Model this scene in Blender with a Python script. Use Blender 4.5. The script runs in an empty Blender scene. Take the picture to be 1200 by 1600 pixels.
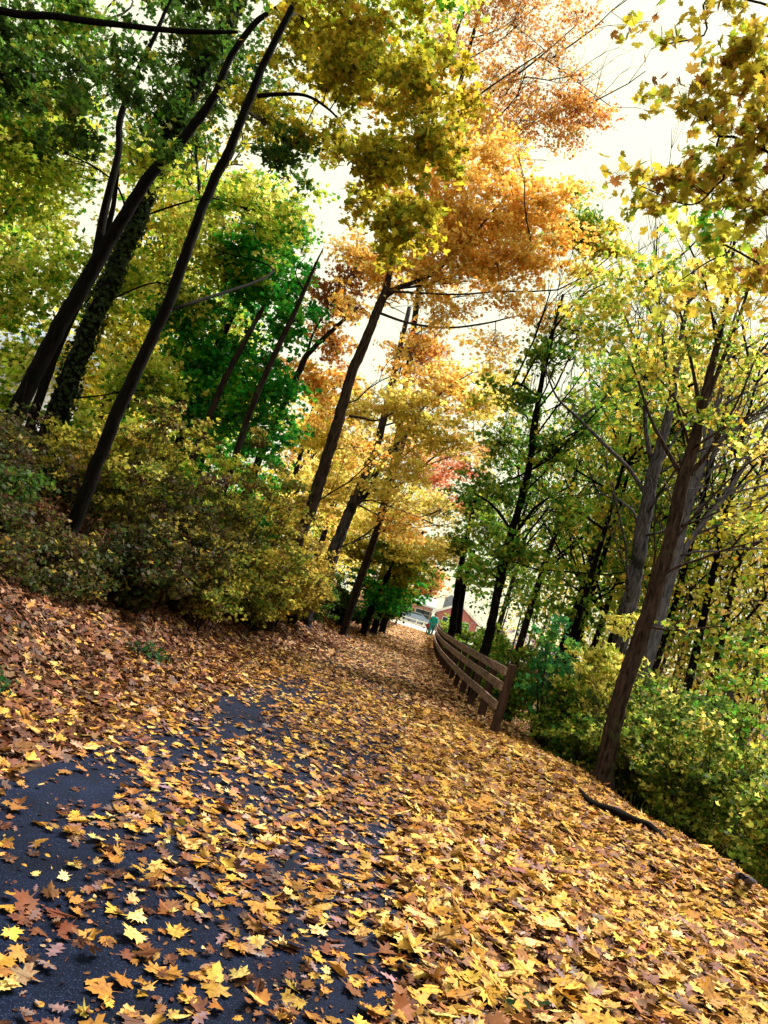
import bpy, math, random
import numpy as np
from mathutils import Vector
scene = bpy.context.scene
C = scene.collection
rng = np.random.default_rng(7)
random.seed(7)
R = math.radians

# ---------------------------------------------------------------- camera
F = 1200.0
ROLL = R(17.0)
cR, sR = math.cos(ROLL), math.sin(ROLL)
_d = np.array([68.0, 160.0])
_ro, _dn = _d[0]*cR+_d[1]*sR, -_d[0]*sR+_d[1]*cR
PITCH, YAW = math.atan2(_dn, F), math.atan2(_ro, math.hypot(F, _dn))
FW = np.array([-math.sin(YAW)*math.cos(PITCH), math.cos(YAW)*math.cos(PITCH), math.sin(PITCH)])
R0 = np.cross(FW, [0, 0, 1.0]); R0 /= np.linalg.norm(R0)
U0 = np.cross(R0, FW)
RX = cR*R0+sR*U0
UP = -sR*R0+cR*U0
CAM = np.array([0, 0, 1.6])
cam_data = bpy.data.cameras.new('camera')
cam = bpy.data.objects.new('camera', cam_data)
C.objects.link(cam)
from mathutils import Matrix
M = Matrix(((RX[0], UP[0], -FW[0]), (RX[1], UP[1], -FW[1]), (RX[2], UP[2], -FW[2])))
cam.matrix_world = Matrix.Translation(Vector(CAM)) @ M.to_4x4()
cam_data.sensor_fit = 'HORIZONTAL'
cam_data.sensor_width = 36
cam_data.lens = 36
cam_data.clip_end = 2000
cam_data.clip_start = 0.05
scene.camera = cam

def at(px, py, Y):
    """world point seen at photo pixel (px,py), Y metres down the path"""
    v = FW*F+RX*(px-600)-UP*(py-800)
    return CAM+v*(Y/v[1])

# ---------------------------------------------------------------- light
SUN_EL, SUN_AZ = R(57), R(38)      # azimuth measured clockwise from +Y (the way the path runs)
world = bpy.data.worlds.new('World')
scene.world = world
world.use_nodes = True
nt = world.node_tree
nt.nodes.clear()
o_ = nt.nodes.new('ShaderNodeOutputWorld')
sky = nt.nodes.new('ShaderNodeTexSky')
sky.sky_type = 'NISHITA'; sky.sun_disc = False
sky.sun_elevation = SUN_EL; sky.sun_rotation = SUN_AZ
sky.dust_density = 3.0
b1 = nt.nodes.new('ShaderNodeBackground'); b1.inputs[1].default_value = 0.08
nt.links.new(sky.outputs[0], b1.inputs[0])
# thin bright overcast over the sky, slightly uneven
tc = nt.nodes.new('ShaderNodeTexCoord')
nz = nt.nodes.new('ShaderNodeTexNoise'); nz.inputs['Scale'].default_value = 2.2; nz.inputs['Detail'].default_value = 4
nt.links.new(tc.outputs['Generated'], nz.inputs['Vector'])
rp = nt.nodes.new('ShaderNodeValToRGB')
rp.color_ramp.elements[0].position = 0.3; rp.color_ramp.elements[0].color = (0.90, 0.885, 0.60, 1)
rp.color_ramp.elements[1].position = 0.7; rp.color_ramp.elements[1].color = (0.98, 0.96, 0.66, 1)
nt.links.new(nz.outputs[0], rp.inputs[0])
b2 = nt.nodes.new('ShaderNodeBackground'); b2.inputs[1].default_value = 0.43
nt.links.new(rp.outputs[0], b2.inputs[0])
mx = nt.nodes.new('ShaderNodeMixShader'); mx.inputs[0].default_value = 0.88
nt.links.new(b1.outputs[0], mx.inputs[1]); nt.links.new(b2.outputs[0], mx.inputs[2])
nt.links.new(mx.outputs[0], o_.inputs[0])

sd = bpy.data.lights.new('sun', 'SUN')
sd.energy = 4.6; sd.angle = R(22); sd.color = (1.0, 0.93, 0.82)
so = bpy.data.objects.new('sun', sd); C.objects.link(so)
sdir = Vector((math.sin(SUN_AZ)*math.cos(SUN_EL), math.cos(SUN_AZ)*math.cos(SUN_EL), math.sin(SUN_EL)))
so.rotation_euler = sdir.to_track_quat('Z', 'Y').to_euler()

scene.view_settings.view_transform = 'Standard'
scene.view_settings.look = 'None'
scene.view_settings.exposure = 1.6
scene.view_settings.gamma = 1
cy = scene.cycles
cy.max_bounces = 5; cy.diffuse_bounces = 3; cy.glossy_bounces = 2; cy.transmission_bounces = 3
cy.transparent_max_bounces = 4
cy.caustics_reflective = False; cy.caustics_refractive = False

# ---------------------------------------------------------------- terrain
XC = ([0, 8, 9, 10.2, 12.5, 14.5, 16, 20, 28, 40, 62, 75], [4.6, 4.3, 4.15, 3.85, 3.4, 2.85, 2.45, 2.0, 1.7, 1.6, 1.9, 6.0])
def sstep(t): t = np.clip(t, 0, 1); return t*t*(3-2*t)
def hgt(x, y):
    x = np.asarray(x, float); y = np.asarray(y, float)
    base = 0.0*x
    l = -3.0-x
    bank = np.where(l > 0, 0.26*l*sstep(l/1.2), 0)+np.where(l > 2.3, 0.27*(l-2.3), 0)
    bank = np.where(bank > 2.1, 2.1+0.12*(bank-2.1), bank)
    bank = np.minimum(bank, 3.6)
    bank = bank*(1-sstep((y-60)/15))
    xc = np.interp(y, XC[0], XC[1])
    r = x-xc
    drop = np.where(r > -0.8, 0.55*(r+0.8)**2/(r+2.0), 0)
    drop = 3.0*(1-np.exp(-drop/2.4))
    drop = drop*(1-sstep((y-62)/14))
    bump = 0.03*np.sin(x*2.1+y*0.9)+0.03*np.sin(x*0.8-y*1.7+1)
    far = sstep((np.abs(x+0.9)-1.6)/1.2)*(1-sstep((y-60)/10))
    return base+bank-drop+bump*far
def hg(x, y): return float(hgt(x, y))

# ---------------------------------------------------------------- materials
def mat(name):
    m = bpy.data.materials.new(name); m.use_nodes = True
    n = m.node_tree; n.nodes.clear()
    out = n.nodes.new('ShaderNodeOutputMaterial')
    return m, n, out
def lk(n, a, b): n.links.new(a, b)

def leaf_mat(name, trans=0.45, gloss=0.04, val=1.0, blotch=False):
    m, n, out = mat(name)
    at_ = n.nodes.new('ShaderNodeAttribute'); at_.attribute_name = 'col'
    tc = n.nodes.new('ShaderNodeTexCoord')
    nz = n.nodes.new('ShaderNodeTexNoise'); nz.inputs['Scale'].default_value = 28; nz.inputs['Detail'].default_value = 3
    lk(n, tc.outputs['Object'], nz.inputs['Vector'])
    mr = n.nodes.new('ShaderNodeMapRange'); mr.inputs[1].default_value = 0.3; mr.inputs[2].default_value = 0.7
    mr.inputs[3].default_value = 0.72*val; mr.inputs[4].default_value = 1.18*val
    lk(n, nz.outputs[0], mr.inputs[0])
    mul = n.nodes.new('ShaderNodeVectorMath'); mul.operation = 'SCALE'
    lk(n, at_.outputs['Color'], mul.inputs[0]); lk(n, mr.outputs[0], mul.inputs['Scale'])
    if blotch:
        n3 = n.nodes.new('ShaderNodeTexNoise'); n3.inputs['Scale'].default_value = 55; n3.inputs['Detail'].default_value = 5
        lk(n, tc.outputs['Object'], n3.inputs['Vector'])
        r3 = n.nodes.new('ShaderNodeValToRGB'); r3.color_ramp.elements[0].position = 0.50; r3.color_ramp.elements[1].position = 0.66
        r3.color_ramp.elements[1].color = (.8, .8, .8, 1)
        lk(n, n3.outputs[0], r3.inputs[0])
        m3 = n.nodes.new('ShaderNodeMix'); m3.data_type = 'RGBA'; lk(n, r3.outputs[0], m3.inputs[0]); lk(n, mul.outputs[0], m3.inputs[6]); m3.inputs[7].default_value = (0.17, 0.065, 0.022, 1)
        class _O: outputs = [m3.outputs[2]]
        mul = _O
    d = n.nodes.new('ShaderNodeBsdfDiffuse'); t = n.nodes.new('ShaderNodeBsdfTranslucent')
    g = n.nodes.new('ShaderNodeBsdfGlossy'); g.inputs['Roughness'].default_value = 0.55
    lk(n, mul.outputs[0], d.inputs[0]); lk(n, mul.outputs[0], t.inputs[0])
    a = n.nodes.new('ShaderNodeMixShader'); a.inputs[0].default_value = trans
    lk(n, d.outputs[0], a.inputs[1]); lk(n, t.outputs[0], a.inputs[2])
    b = n.nodes.new('ShaderNodeMixShader'); b.inputs[0].default_value = gloss
    lk(n, a.outputs[0], b.inputs[1]); lk(n, g.outputs[0], b.inputs[2])
    lk(n, b.outputs[0], out.inputs[0])
    return m
LEAF = leaf_mat('leaf', 0.57, 0.012)
LITTER = leaf_mat('fallen_leaf', 0.12, 0.015, 0.86, True)

def bark_mat(name, dark, light, moss=None, mossamt=0.0, scale=9.0):
    m, n, out = mat(name)
    tc = n.nodes.new('ShaderNodeTexCoord')
    mp = n.nodes.new('ShaderNodeMapping'); mp.inputs['Scale'].default_value = (1, 1, 0.16)
    lk(n, tc.outputs['Object'], mp.inputs[0])
    nz = n.nodes.new('ShaderNodeTexNoise'); nz.inputs['Scale'].default_value = scale*2.4; nz.inputs['Detail'].default_value = 6; nz.inputs['Roughness'].default_value = 0.65
    lk(n, mp.outputs[0], nz.inputs['Vector'])
    rp = n.nodes.new('ShaderNodeValToRGB')
    rp.color_ramp.elements[0].position = 0.36; rp.color_ramp.elements[0].color = (*dark, 1)
    rp.color_ramp.elements[1].position = 0.66; rp.color_ramp.elements[1].color = (*light, 1)
    lk(n, nz.outputs[0], rp.inputs[0])
    col = rp.outputs[0]
    if moss:
        n2 = n.nodes.new('ShaderNodeTexNoise'); n2.inputs['Scale'].default_value = 2.6; n2.inputs['Detail'].default_value = 5
        lk(n, tc.outputs['Object'], n2.inputs['Vector'])
        r2 = n.nodes.new('ShaderNodeValToRGB'); r2.color_ramp.elements[0].position = 0.62-mossamt; r2.color_ramp.elements[1].position = 0.72-mossamt
        lk(n, n2.outputs[0], r2.inputs[0])
        mixc = n.nodes.new('ShaderNodeMix'); mixc.data_type = 'RGBA'
        lk(n, r2.outputs[0], mixc.inputs[0]); lk(n, col, mixc.inputs[6]); mixc.inputs[7].default_value = (*moss, 1)
        col = mixc.outputs[2]
    p = n.nodes.new('ShaderNodeBsdfPrincipled'); p.inputs['Roughness'].default_value = 0.95
    p.inputs['Specular IOR Level'].default_value = 0.06
    lk(n, col, p.inputs['Base Color'])
    bp = n.nodes.new('ShaderNodeBump'); bp.inputs['Strength'].default_value = 0.9; bp.inputs['Distance'].default_value = 0.03
    lk(n, nz.outputs[0], bp.inputs['Height']); lk(n, bp.outputs[0], p.inputs['Normal'])
    lk(n, p.outputs[0], out.inputs[0])
    return m
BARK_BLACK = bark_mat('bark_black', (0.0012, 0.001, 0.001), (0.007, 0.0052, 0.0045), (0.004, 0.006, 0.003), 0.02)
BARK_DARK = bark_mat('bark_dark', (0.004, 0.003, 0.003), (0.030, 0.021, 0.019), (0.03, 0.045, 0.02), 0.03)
BARK_BROWN = bark_mat('bark_brown', (0.008, 0.005, 0.005), (0.062, 0.040, 0.034), (0.05, 0.06, 0.03), 0.0)
BARK_GREY = bark_mat('bark_grey', (0.012, 0.011, 0.016), (0.11, 0.10, 0.125), (0.015, 0.015, 0.016), 0.08)
BARK_PALE = bark_mat('bark_pale', (0.04, 0.036, 0.055), (0.17, 0.155, 0.20), (0.06, 0.06, 0.06), 0.0)
BARK_TWIG = bark_mat('bark_twig', (0.03, 0.024, 0.036), (0.11, 0.09, 0.12))

def pmat(name, col, rough=0.7, noise=0.15, nscale=8.0, spec=0.3, metal=0.0, bump=0.0, stretch=(1, 1, 1), coat=0):
    m, n, out = mat(name)
    tc = n.nodes.new('ShaderNodeTexCoord')
    mp = n.nodes.new('ShaderNodeMapping'); mp.inputs['Scale'].default_value = stretch
    lk(n, tc.outputs['Object'], mp.inputs[0])
    nz = n.nodes.new('ShaderNodeTexNoise'); nz.inputs['Scale'].default_value = nscale; nz.inputs['Detail'].default_value = 5
    lk(n, mp.outputs[0], nz.inputs['Vector'])
    rp = n.nodes.new('ShaderNodeValToRGB')
    lo = tuple(c*(1-noise*1.6) for c in col); hi = tuple(min(1, c*(1+noise*1.6)) for c in col)
    rp.color_ramp.elements[0].position = 0.3; rp.color_ramp.elements[0].color = (*lo, 1)
    rp.color_ramp.elements[1].position = 0.7; rp.color_ramp.elements[1].color = (*hi, 1)
    lk(n, nz.outputs[0], rp.inputs[0])
    p = n.nodes.new('ShaderNodeBsdfPrincipled')
    p.inputs['Roughness'].default_value = rough; p.inputs['Metallic'].default_value = metal
    p.inputs['Specular IOR Level'].default_value = spec
    if coat: p.inputs['Coat Weight'].default_value = coat
    lk(n, rp.outputs[0], p.inputs['Base Color'])
    if bump:
        bp = n.nodes.new('ShaderNodeBump'); bp.inputs['Strength'].default_value = bump; bp.inputs['Distance'].default_value = 0.01
        lk(n, nz.outputs[0], bp.inputs['Height']); lk(n, bp.outputs[0], p.inputs['Normal'])
    lk(n, p.outputs[0], out.inputs[0])
    return m

# ground: rotted leaf litter and soil
def ground_mat():
    m, n, out = mat('forest_floor')
    tc = n.nodes.new('ShaderNodeTexCoord')
    v = n.nodes.new('ShaderNodeTexVoronoi'); v.inputs['Scale'].default_value = 16; v.inputs['Randomness'].default_value = 1
    lk(n, tc.outputs['Object'], v.inputs['Vector'])
    rp = n.nodes.new('ShaderNodeValToRGB')
    e = rp.color_ramp.elements
    e[0].position = 0.0; e[0].color = (0.016, 0.009, 0.006, 1)
    e[1].position = 1.0; e[1].color = (0.17, 0.085, 0.03, 1)
    k = e.new(0.45); k.color = (0.04, 0.02, 0.012, 1)
    k = e.new(0.75); k.color = (0.09, 0.045, 0.022, 1)
    sx = n.nodes.new('ShaderNodeSeparateColor'); lk(n, v.outputs['Color'], sx.inputs[0])
    lk(n, sx.outputs[0], rp.inputs[0])
    nz = n.nodes.new('ShaderNodeTexNoise'); nz.inputs['Scale'].default_value = 0.35; nz.inputs['Detail'].default_value = 6
    lk(n, tc.outputs['Object'], nz.inputs['Vector'])
    r2 = n.nodes.new('ShaderNodeValToRGB'); r2.color_ramp.elements[0].position = 0.5; r2.color_ramp.elements[1].position = 0.62
    lk(n, nz.outputs[0], r2.inputs[0])
    mc = n.nodes.new('ShaderNodeMix'); mc.data_type = 'RGBA'
    ml = n.nodes.new('ShaderNodeMath'); ml.operation = 'MULTIPLY'; ml.inputs[1].default_value = 0.35
    lk(n, r2.outputs[0], ml.inputs[0]); lk(n, ml.outputs[0], mc.inputs[0])
    lk(n, rp.outputs[0], mc.inputs[6]); mc.inputs[7].default_value = (0.04, 0.07, 0.015, 1)
    p = n.nodes.new('ShaderNodeBsdfPrincipled'); p.inputs['Roughness'].default_value = 0.9; p.inputs['Specular IOR Level'].default_value = 0.15
    lk(n, mc.outputs[2], p.inputs['Base Color'])
    bp = n.nodes.new('ShaderNodeBump'); bp.inputs['Strength'].default_value = 1; bp.inputs['Distance'].default_value = 0.03
    lk(n, v.outputs['Distance'], bp.inputs['Height']); lk(n, bp.outputs[0], p.inputs['Normal'])
    lk(n, p.outputs[0], out.inputs[0])
    return m
def asphalt_mat():
    m, n, out = mat('asphalt')
    tc = n.nodes.new('ShaderNodeTexCoord')
    nz = n.nodes.new('ShaderNodeTexNoise'); nz.inputs['Scale'].default_value = 190; nz.inputs['Detail'].default_value = 2
    lk(n, tc.outputs['Object'], nz.inputs['Vector'])
    v = n.nodes.new('ShaderNodeTexVoronoi'); v.inputs['Scale'].default_value = 130
    lk(n, tc.outputs['Object'], v.inputs['Vector'])
    nb = n.nodes.new('ShaderNodeTexNoise'); nb.inputs['Scale'].default_value = 2.6; nb.inputs['Detail'].default_value = 9; nb.inputs['Roughness'].default_value = 0.7
    lk(n, tc.outputs['Object'], nb.inputs['Vector'])
    rp = n.nodes.new('ShaderNodeValToRGB'); e = rp.color_ramp.elements
    e[0].position = 0.35; e[0].color = (0.0010, 0.003, 0.012, 1)
    e[1].position = 0.74; e[1].color = (0.040, 0.055, 0.11, 1)
    k = e.new(0.6); k.color = (0.0022, 0.006, 0.022, 1)
    lk(n, nz.outputs[0], rp.inputs[0])
    mr = n.nodes.new('ShaderNodeMapRange'); mr.inputs[1].default_value = 0.3; mr.inputs[2].default_value = 0.7; mr.inputs[3].default_value = 0.45; mr.inputs[4].default_value = 1.5
    lk(n, nb.outputs[0], mr.inputs[0])
    mu = n.nodes.new('ShaderNodeVectorMath'); mu.operation = 'SCALE'
    lk(n, rp.outputs[0], mu.inputs[0]); lk(n, mr.outputs[0], mu.inputs['Scale'])
    p = n.nodes.new('ShaderNodeBsdfPrincipled'); p.inputs['Roughness'].default_value = 0.8; p.inputs['Specular IOR Level'].default_value = 0.08
    lk(n, mu.outputs[0], p.inputs['Base Color'])
    bp = n.nodes.new('ShaderNodeBump'); bp.inputs['Strength'].default_value = 0.5; bp.inputs['Distance'].default_value = 0.004
    lk(n, v.outputs['Distance'], bp.inputs['Height']); lk(n, bp.outputs[0], p.inputs['Normal'])
    lk(n, p.outputs[0], out.inputs[0])
    return m

# ---------------------------------------------------------------- object helpers
def tag(o, label=None, cat=None, group=None, kind=None):
    if label: o['label'] = label
    if cat: o['category'] = cat
    if group: o['group'] = group
    if kind: o['kind'] = kind
    return o
def empty(name, loc=(0, 0, 0)):
    o = bpy.data.objects.new(name, None); C.objects.link(o); o.location = loc; o.empty_display_size = 0.2
    return o
def mesh_obj(name, verts, faces, m, parent=None, smooth=False):
    me = bpy.data.meshes.new(name)
    me.from_pydata([tuple(v) for v in verts], [], faces)
    me.materials.append(m)
    if smooth: me.shade_smooth()
    o = bpy.data.objects.new(name, me); C.objects.link(o)
    if parent:
        o.parent = parent
        o.matrix_parent_inverse = Matrix.Translation(-Vector(parent.location))
    return o

class MB:
    """collects shapes into one mesh"""
    def __init__(s): s.v = []; s.f = []
    def add(s, v, f):
        k = len(s.v); s.v += [tuple(map(float, p)) for p in v]; s.f += [tuple(i+k for i in q) for q in f]
    def box(s, c, d, rz=0.0, bev=0.0):
        x, y, z = d[0]/2, d[1]/2, d[2]/2
        if bev <= 0:
            P = [(-x, -y, -z), (x, -y, -z), (x, y, -z), (-x, y, -z), (-x, -y, z), (x, -y, z), (x, y, z), (-x, y, z)]
            Fc = [(0, 3, 2, 1), (4, 5, 6, 7), (0, 1, 5, 4), (1, 2, 6, 5), (2, 3, 7, 6), (3, 0, 4, 7)]
        else:
            b = bev; P = []
            for zz, k in ((-z, b), (-z+b, 0), (z-b, 0), (z, b)):
                P += [(-x+k, -y+b*0+k, zz), (x-k, -y+k, zz), (x-k, y-k, zz), (-x+k, y-k, zz)]
            Fc = [(0, 3, 2, 1), (12, 13, 14, 15)]
            for l in range(3):
                for j in range(4):
                    a = l*4+j; b2 = l*4+(j+1) % 4
                    Fc.append((a, b2, b2+4, a+4))
        cs, sn = math.cos(rz), math.sin(rz)
        s.add([(c[0]+p[0]*cs-p[1]*sn, c[1]+p[0]*sn+p[1]*cs, c[2]+p[2]) for p in P], Fc)
    def bar(s, a, b, w, h):
        """board from a to b, h tall, w thick"""
        a = np.array(a, float); b = np.array(b, float); d = b-a; L = np.linalg.norm(d); d /= L
        sd_ = np.cross(d, [0, 0, 1.0]); sd_ /= np.linalg.norm(sd_); up = np.cross(sd_, d)
        P = [p+sd_*sx*w/2+up*sz*h/2 for p in (a, b) for sx, sz in ((-1, -1), (1, -1), (1, 1), (-1, 1))]
        s.add(P, [(0, 1, 2, 3), (7, 6, 5, 4), (0, 4, 5, 1), (1, 5, 6, 2), (2, 6, 7, 3), (3, 7, 4, 0)])
    def prism(s, poly, y0, y1):
        """polygon in xz pulled from y0 to y1"""
        n = len(poly)
        s.add([(p[0], y0, p[1]) for p in poly]+[(p[0], y1, p[1]) for p in poly],
              [tuple(range(n)), tuple(range(2*n-1, n-1, -1))]+[(i+n, (i+1) % n+n, (i+1) % n, i) for i in range(n)])
    def tube(s, pts, rad, k=8, rough=0.0):
        pts = np.asarray(pts, float); n = len(pts)
        if np.isscalar(rad): rad = [rad]*n
        T = np.gradient(pts, axis=0); T /= np.linalg.norm(T, axis=1)[:, None]+1e-9
        ref = np.array([0.3, 1, 0.1]) if abs(T[0][1]) < 0.8 else np.array([1, 0.2, 0.1])
        V = []
        ang = np.arange(k)*2*np.pi/k
        for i in range(n):
            a = np.cross(T[i], ref); a /= np.linalg.norm(a)+1e-9; b = np.cross(T[i], a)
            rr = rad[i]*(1+rough*0.6*np.sin(ang*3+i*0.35)+rough*0.5*np.sin(ang*2-i*0.45+2)) if rough else rad[i]*np.ones(k)
            V += list(pts[i]+np.outer(np.cos(ang)*rr, a)+np.outer(np.sin(ang)*rr, b))
        Fc = [(i*k+j, i*k+(j+1) % k, (i+1)*k+(j+1) % k, (i+1)*k+j) for i in range(n-1) for j in range(k)]
        Fc += [tuple(range(k-1, -1, -1)), tuple((n-1)*k+j for j in range(k))]
        s.add(V, Fc)
    def lathe(s, c, prof, k=16):
        V = []
        for r_, z in prof: V += [(c[0]+r_*math.cos(t*2*math.pi/k), c[1]+r_*math.sin(t*2*math.pi/k), c[2]+z) for t in range(k)]
        n = len(prof)
        s.add(V, [(i*k+j, i*k+(j+1) % k, (i+1)*k+(j+1) % k, (i+1)*k+j) for i in range(n-1) for j in range(k)]+[tuple(range(k-1, -1, -1)), tuple((n-1)*k+j for j in range(k))])
    def build(s, name, m, parent=None, smooth=False): return mesh_obj(name, s.v, s.f, m, parent, smooth)

def catmull(pts, rad, per=6):
    P = np.asarray(pts, float); n = len(P)
    if n < 3: per = max(per, 4)
    Pe = np.vstack([2*P[0]-P[1], P, 2*P[-1]-P[-2]])
    out = []; ro = []
    for i in range(n-1):
        for j in range(per):
            t = j/per
            p0, p1, p2, p3 = Pe[i], Pe[i+1], Pe[i+2], Pe[i+3]
            out.append(0.5*((2*p1)+(-p0+p2)*t+(2*p0-5*p1+4*p2-p3)*t*t+(-p0+3*p1-3*p2+p3)*t**3))
            ro.append(rad[i]*(1-t)+rad[i+1]*t)
    out.append(P[-1]); ro.append(rad[-1])
    return np.array(out), np.array(ro)

# ---------------------------------------------------------------- leaves
def mirror(half):
    # half: right side outline from base (0,0) to tip (0,1), base and tip on the axis
    r = np.array(half, float)
    l = r[1:-1][::-1]*[-1, 1]
    V = np.vstack([r, l])
    n = len(r); tot = len(V)
    right = list(range(n))
    left = [0]+[n-1-0]+list(range(n, tot))
    left = [n-1]+list(range(n, tot))+[0]
    return V, [right, left]
MAPLE = mirror([(0, -0.5), (0.013, -0.02), (0.17, 0.05), (0.36, -0.07), (0.34, 0.13), (0.30, 0.20), (0.60, 0.33), (0.50, 0.43), (0.47, 0.58), (0.20, 0.48), (0.27, 0.74), (0.15, 0.76), (0, 1.05)])
MAPLE_B = mirror([(0, -0.45), (0.013, -0.02), (0.14, 0.0), (0.30, -0.12), (0.28, 0.06), (0.46, 0.08), (0.36, 0.22), (0.62, 0.42), (0.44, 0.44), (0.48, 0.66), (0.30, 0.54), (0.17, 0.52), (0.24, 0.72), (0.10, 0.80), (0, 1.0)])
MAPLE_C = mirror([(0, -0.1), (0.02, 0.0), (0.32, 0.03), (0.22, 0.22), (0.42, 0.30), (0.50, 0.56), (0.30, 0.52), (0.26, 0.82), (0.10, 0.72), (0, 0.9)])
MAPLE_S = mirror([(0, 0), (0.36, 0.0), (0.27, 0.2), (0.56, 0.42), (0.2, 0.48), (0.2, 0.76), (0, 1.02)])
OAK = mirror([(0, 0), (0.06, 0.12), (0.22, 0.16), (0.08, 0.3), (0.32, 0.42), (0.1, 0.52), (0.3, 0.72), (0.1, 0.78), (0.12, 0.95), (0, 1.05)])
STAR = (np.array([(0, 0), (0.4, 0.02), (0.26, 0.24), (0.52, 0.5), (0.2, 0.56), (0, 1), (-0.2, 0.56), (-0.52, 0.5), (-0.26, 0.24), (-0.4, 0.02)]), [list(range(10))])
DIA = (np.array([(0, 0), (0.36, 0.25), (0.34, 0.6), (0, 1), (-0.34, 0.6), (-0.36, 0.25)]), [list(range(6))])
KITE = (np.array([(0, 0), (0.42, 0.42), (0, 1), (-0.42, 0.42)]), [[0, 1, 2, 3]])
OVAL = mirror([(0, 0), (0.14, 0.1), (0.26, 0.3), (0.27, 0.5), (0.17, 0.78), (0, 1)])

def leaf_arrays(pos, size, nrm, col, shape, curl=0.35, fold=0.25):
    """-> verts (n*v,3), faces as (n, k) index arrays, colours"""
    N = len(pos)
    V, polys = shape
    V = V-np.array([0, 0.4])
    L = np.empty((N, len(V), 3))
    wid = 1+0.18*rng.standard_normal((N, 1))
    L[:, :, 0] = V[None, :, 0]*wid; L[:, :, 1] = V[None, :, 1]
    ca = rng.normal(0, curl, (N, 1)); cb = rng.normal(0.0, curl, (N, 1)); fo = np.abs(rng.normal(0, fold, (N, 1)))
    tw = rng.normal(0, curl*0.8, (N, 1))
    L[:, :, 2] = fo*np.abs(V[None, :, 0])+ca*V[None, :, 1]**2+cb*V[None, :, 0]**2*1.5+tw*V[None, :, 0]*V[None, :, 1]
    L *= np.asarray(size).reshape(-1, 1, 1)
    nz = nrm/np.linalg.norm(nrm, axis=1)[:, None]
    rv = rng.standard_normal((N, 3))
    ax = np.cross(rv, nz); ax /= np.linalg.norm(ax, axis=1)[:, None]+1e-9
    ay = np.cross(nz, ax)
    W = pos[:, None, :]+L[:, :, 0:1]*ax[:, None, :]+L[:, :, 1:2]*ay[:, None, :]+L[:, :, 2:3]*nz[:, None, :]
    return W.reshape(-1, 3), N, len(V), polys, np.repeat(col, len(V), axis=0)

def build_leaves(name, groups, m, parent=None):
    vs = []; loops = []; starts = []; totals = []; cols = []
    vo = 0; lo = 0
    for W, N, nv, polys, cc in groups:
        if N == 0: continue
        vs.append(W); cols.append(cc)
        flat = np.concatenate([np.array(p) for p in polys])
        idx = (np.arange(N)*nv)[:, None]+flat[None, :]+vo
        loops.append(idx.ravel())
        tt = np.tile(np.array([len(p) for p in polys]), N)
        totals.append(tt)
        st = np.concatenate([[0], np.cumsum(tt)[:-1]])+lo
        starts.append(st)
        vo += N*nv; lo += idx.size
    vs = np.vstack(vs); cols = np.vstack(cols)
    loops = np.concatenate(loops); starts = np.concatenate(starts); totals = np.concatenate(totals)
    me = bpy.data.meshes.new(name)
    me.vertices.add(len(vs)); me.vertices.foreach_set('co', vs.astype(np.float32).ravel())
    me.loops.add(len(loops)); me.loops.foreach_set('vertex_index', loops.astype(np.int32))
    me.polygons.add(len(starts)); me.polygons.foreach_set('loop_start', starts.astype(np.int32))
    me.polygons.foreach_set('loop_total', totals.astype(np.int32))
    me.update(calc_edges=True)
    a = me.attributes.new('col', 'FLOAT_COLOR', 'POINT')
    cc = np.ones((len(vs), 4), np.float32); cc[:, :3] = cols
    a.data.foreach_set('color', cc.ravel())
    me.materials.append(m)
    o = bpy.data.objects.new(name, me); C.objects.link(o)
    if parent:
        o.parent = parent; o.matrix_parent_inverse = Matrix.Translation(-Vector(parent.location))
    return o

def pal_pick(pal, n, jit=0.16, key=None):
    cols = np.array([p[0] for p in pal], float); w = np.array([p[1] for p in pal], float); w /= w.sum()
    pick = rng.choice(len(cols), n, p=w)
    if key is not None:
        base = rng.choice(len(cols), int(key.max())+1, p=w)
        pick = np.where(rng.random(n) < 0.55, base[key], pick)
    c = cols[pick]
    c = c*(1+jit*rng.standard_normal((n, 1)))*(1+jit*0.4*rng.standard_normal((n, 3)))
    return np.clip(c, 0.004, 0.9)
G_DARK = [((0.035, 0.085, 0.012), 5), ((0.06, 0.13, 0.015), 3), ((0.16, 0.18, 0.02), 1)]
G_VIVID = [((0.03, 0.32, 0.03), 5), ((0.12, 0.44, 0.03), 4), ((0.012, 0.14, 0.02), 3), ((0.4, 0.52, 0.05), 1)]
G_YEL = [((0.66, 0.68, 0.08), 4), ((0.45, 0.58, 0.05), 4), ((0.82, 0.75, 0.18), 3), ((0.09, 0.28, 0.02), 3)]
OLIVE = [((0.44, 0.37, 0.025), 4), ((0.62, 0.52, 0.05), 3), ((0.22, 0.25, 0.02), 3), ((0.48, 0.30, 0.03), 1)]
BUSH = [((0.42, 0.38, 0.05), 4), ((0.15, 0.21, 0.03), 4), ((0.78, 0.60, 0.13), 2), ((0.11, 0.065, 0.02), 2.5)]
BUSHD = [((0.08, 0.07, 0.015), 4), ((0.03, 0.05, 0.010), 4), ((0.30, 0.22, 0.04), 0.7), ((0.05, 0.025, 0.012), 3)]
ORANGE = [((0.94, 0.54, 0.11), 5), ((0.95, 0.64, 0.20), 4), ((0.88, 0.40, 0.06), 3), ((0.72, 0.52, 0.08), 1)]
BMAP = [((0.62, 0.50, 0.06), 4), ((0.30, 0.40, 0.04), 4), ((0.10, 0.22, 0.03), 3), ((0.84, 0.62, 0.16), 1.5)]
RUST = [((0.62, 0.27, 0.06), 4), ((0.78, 0.42, 0.10), 4), ((0.34, 0.11, 0.04), 2), ((0.50, 0.40, 0.05), 1)]
BROWN = [((0.26, 0.09, 0.04), 4), ((0.4, 0.16, 0.05), 3), ((0.55, 0.30, 0.05), 2)]
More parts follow.
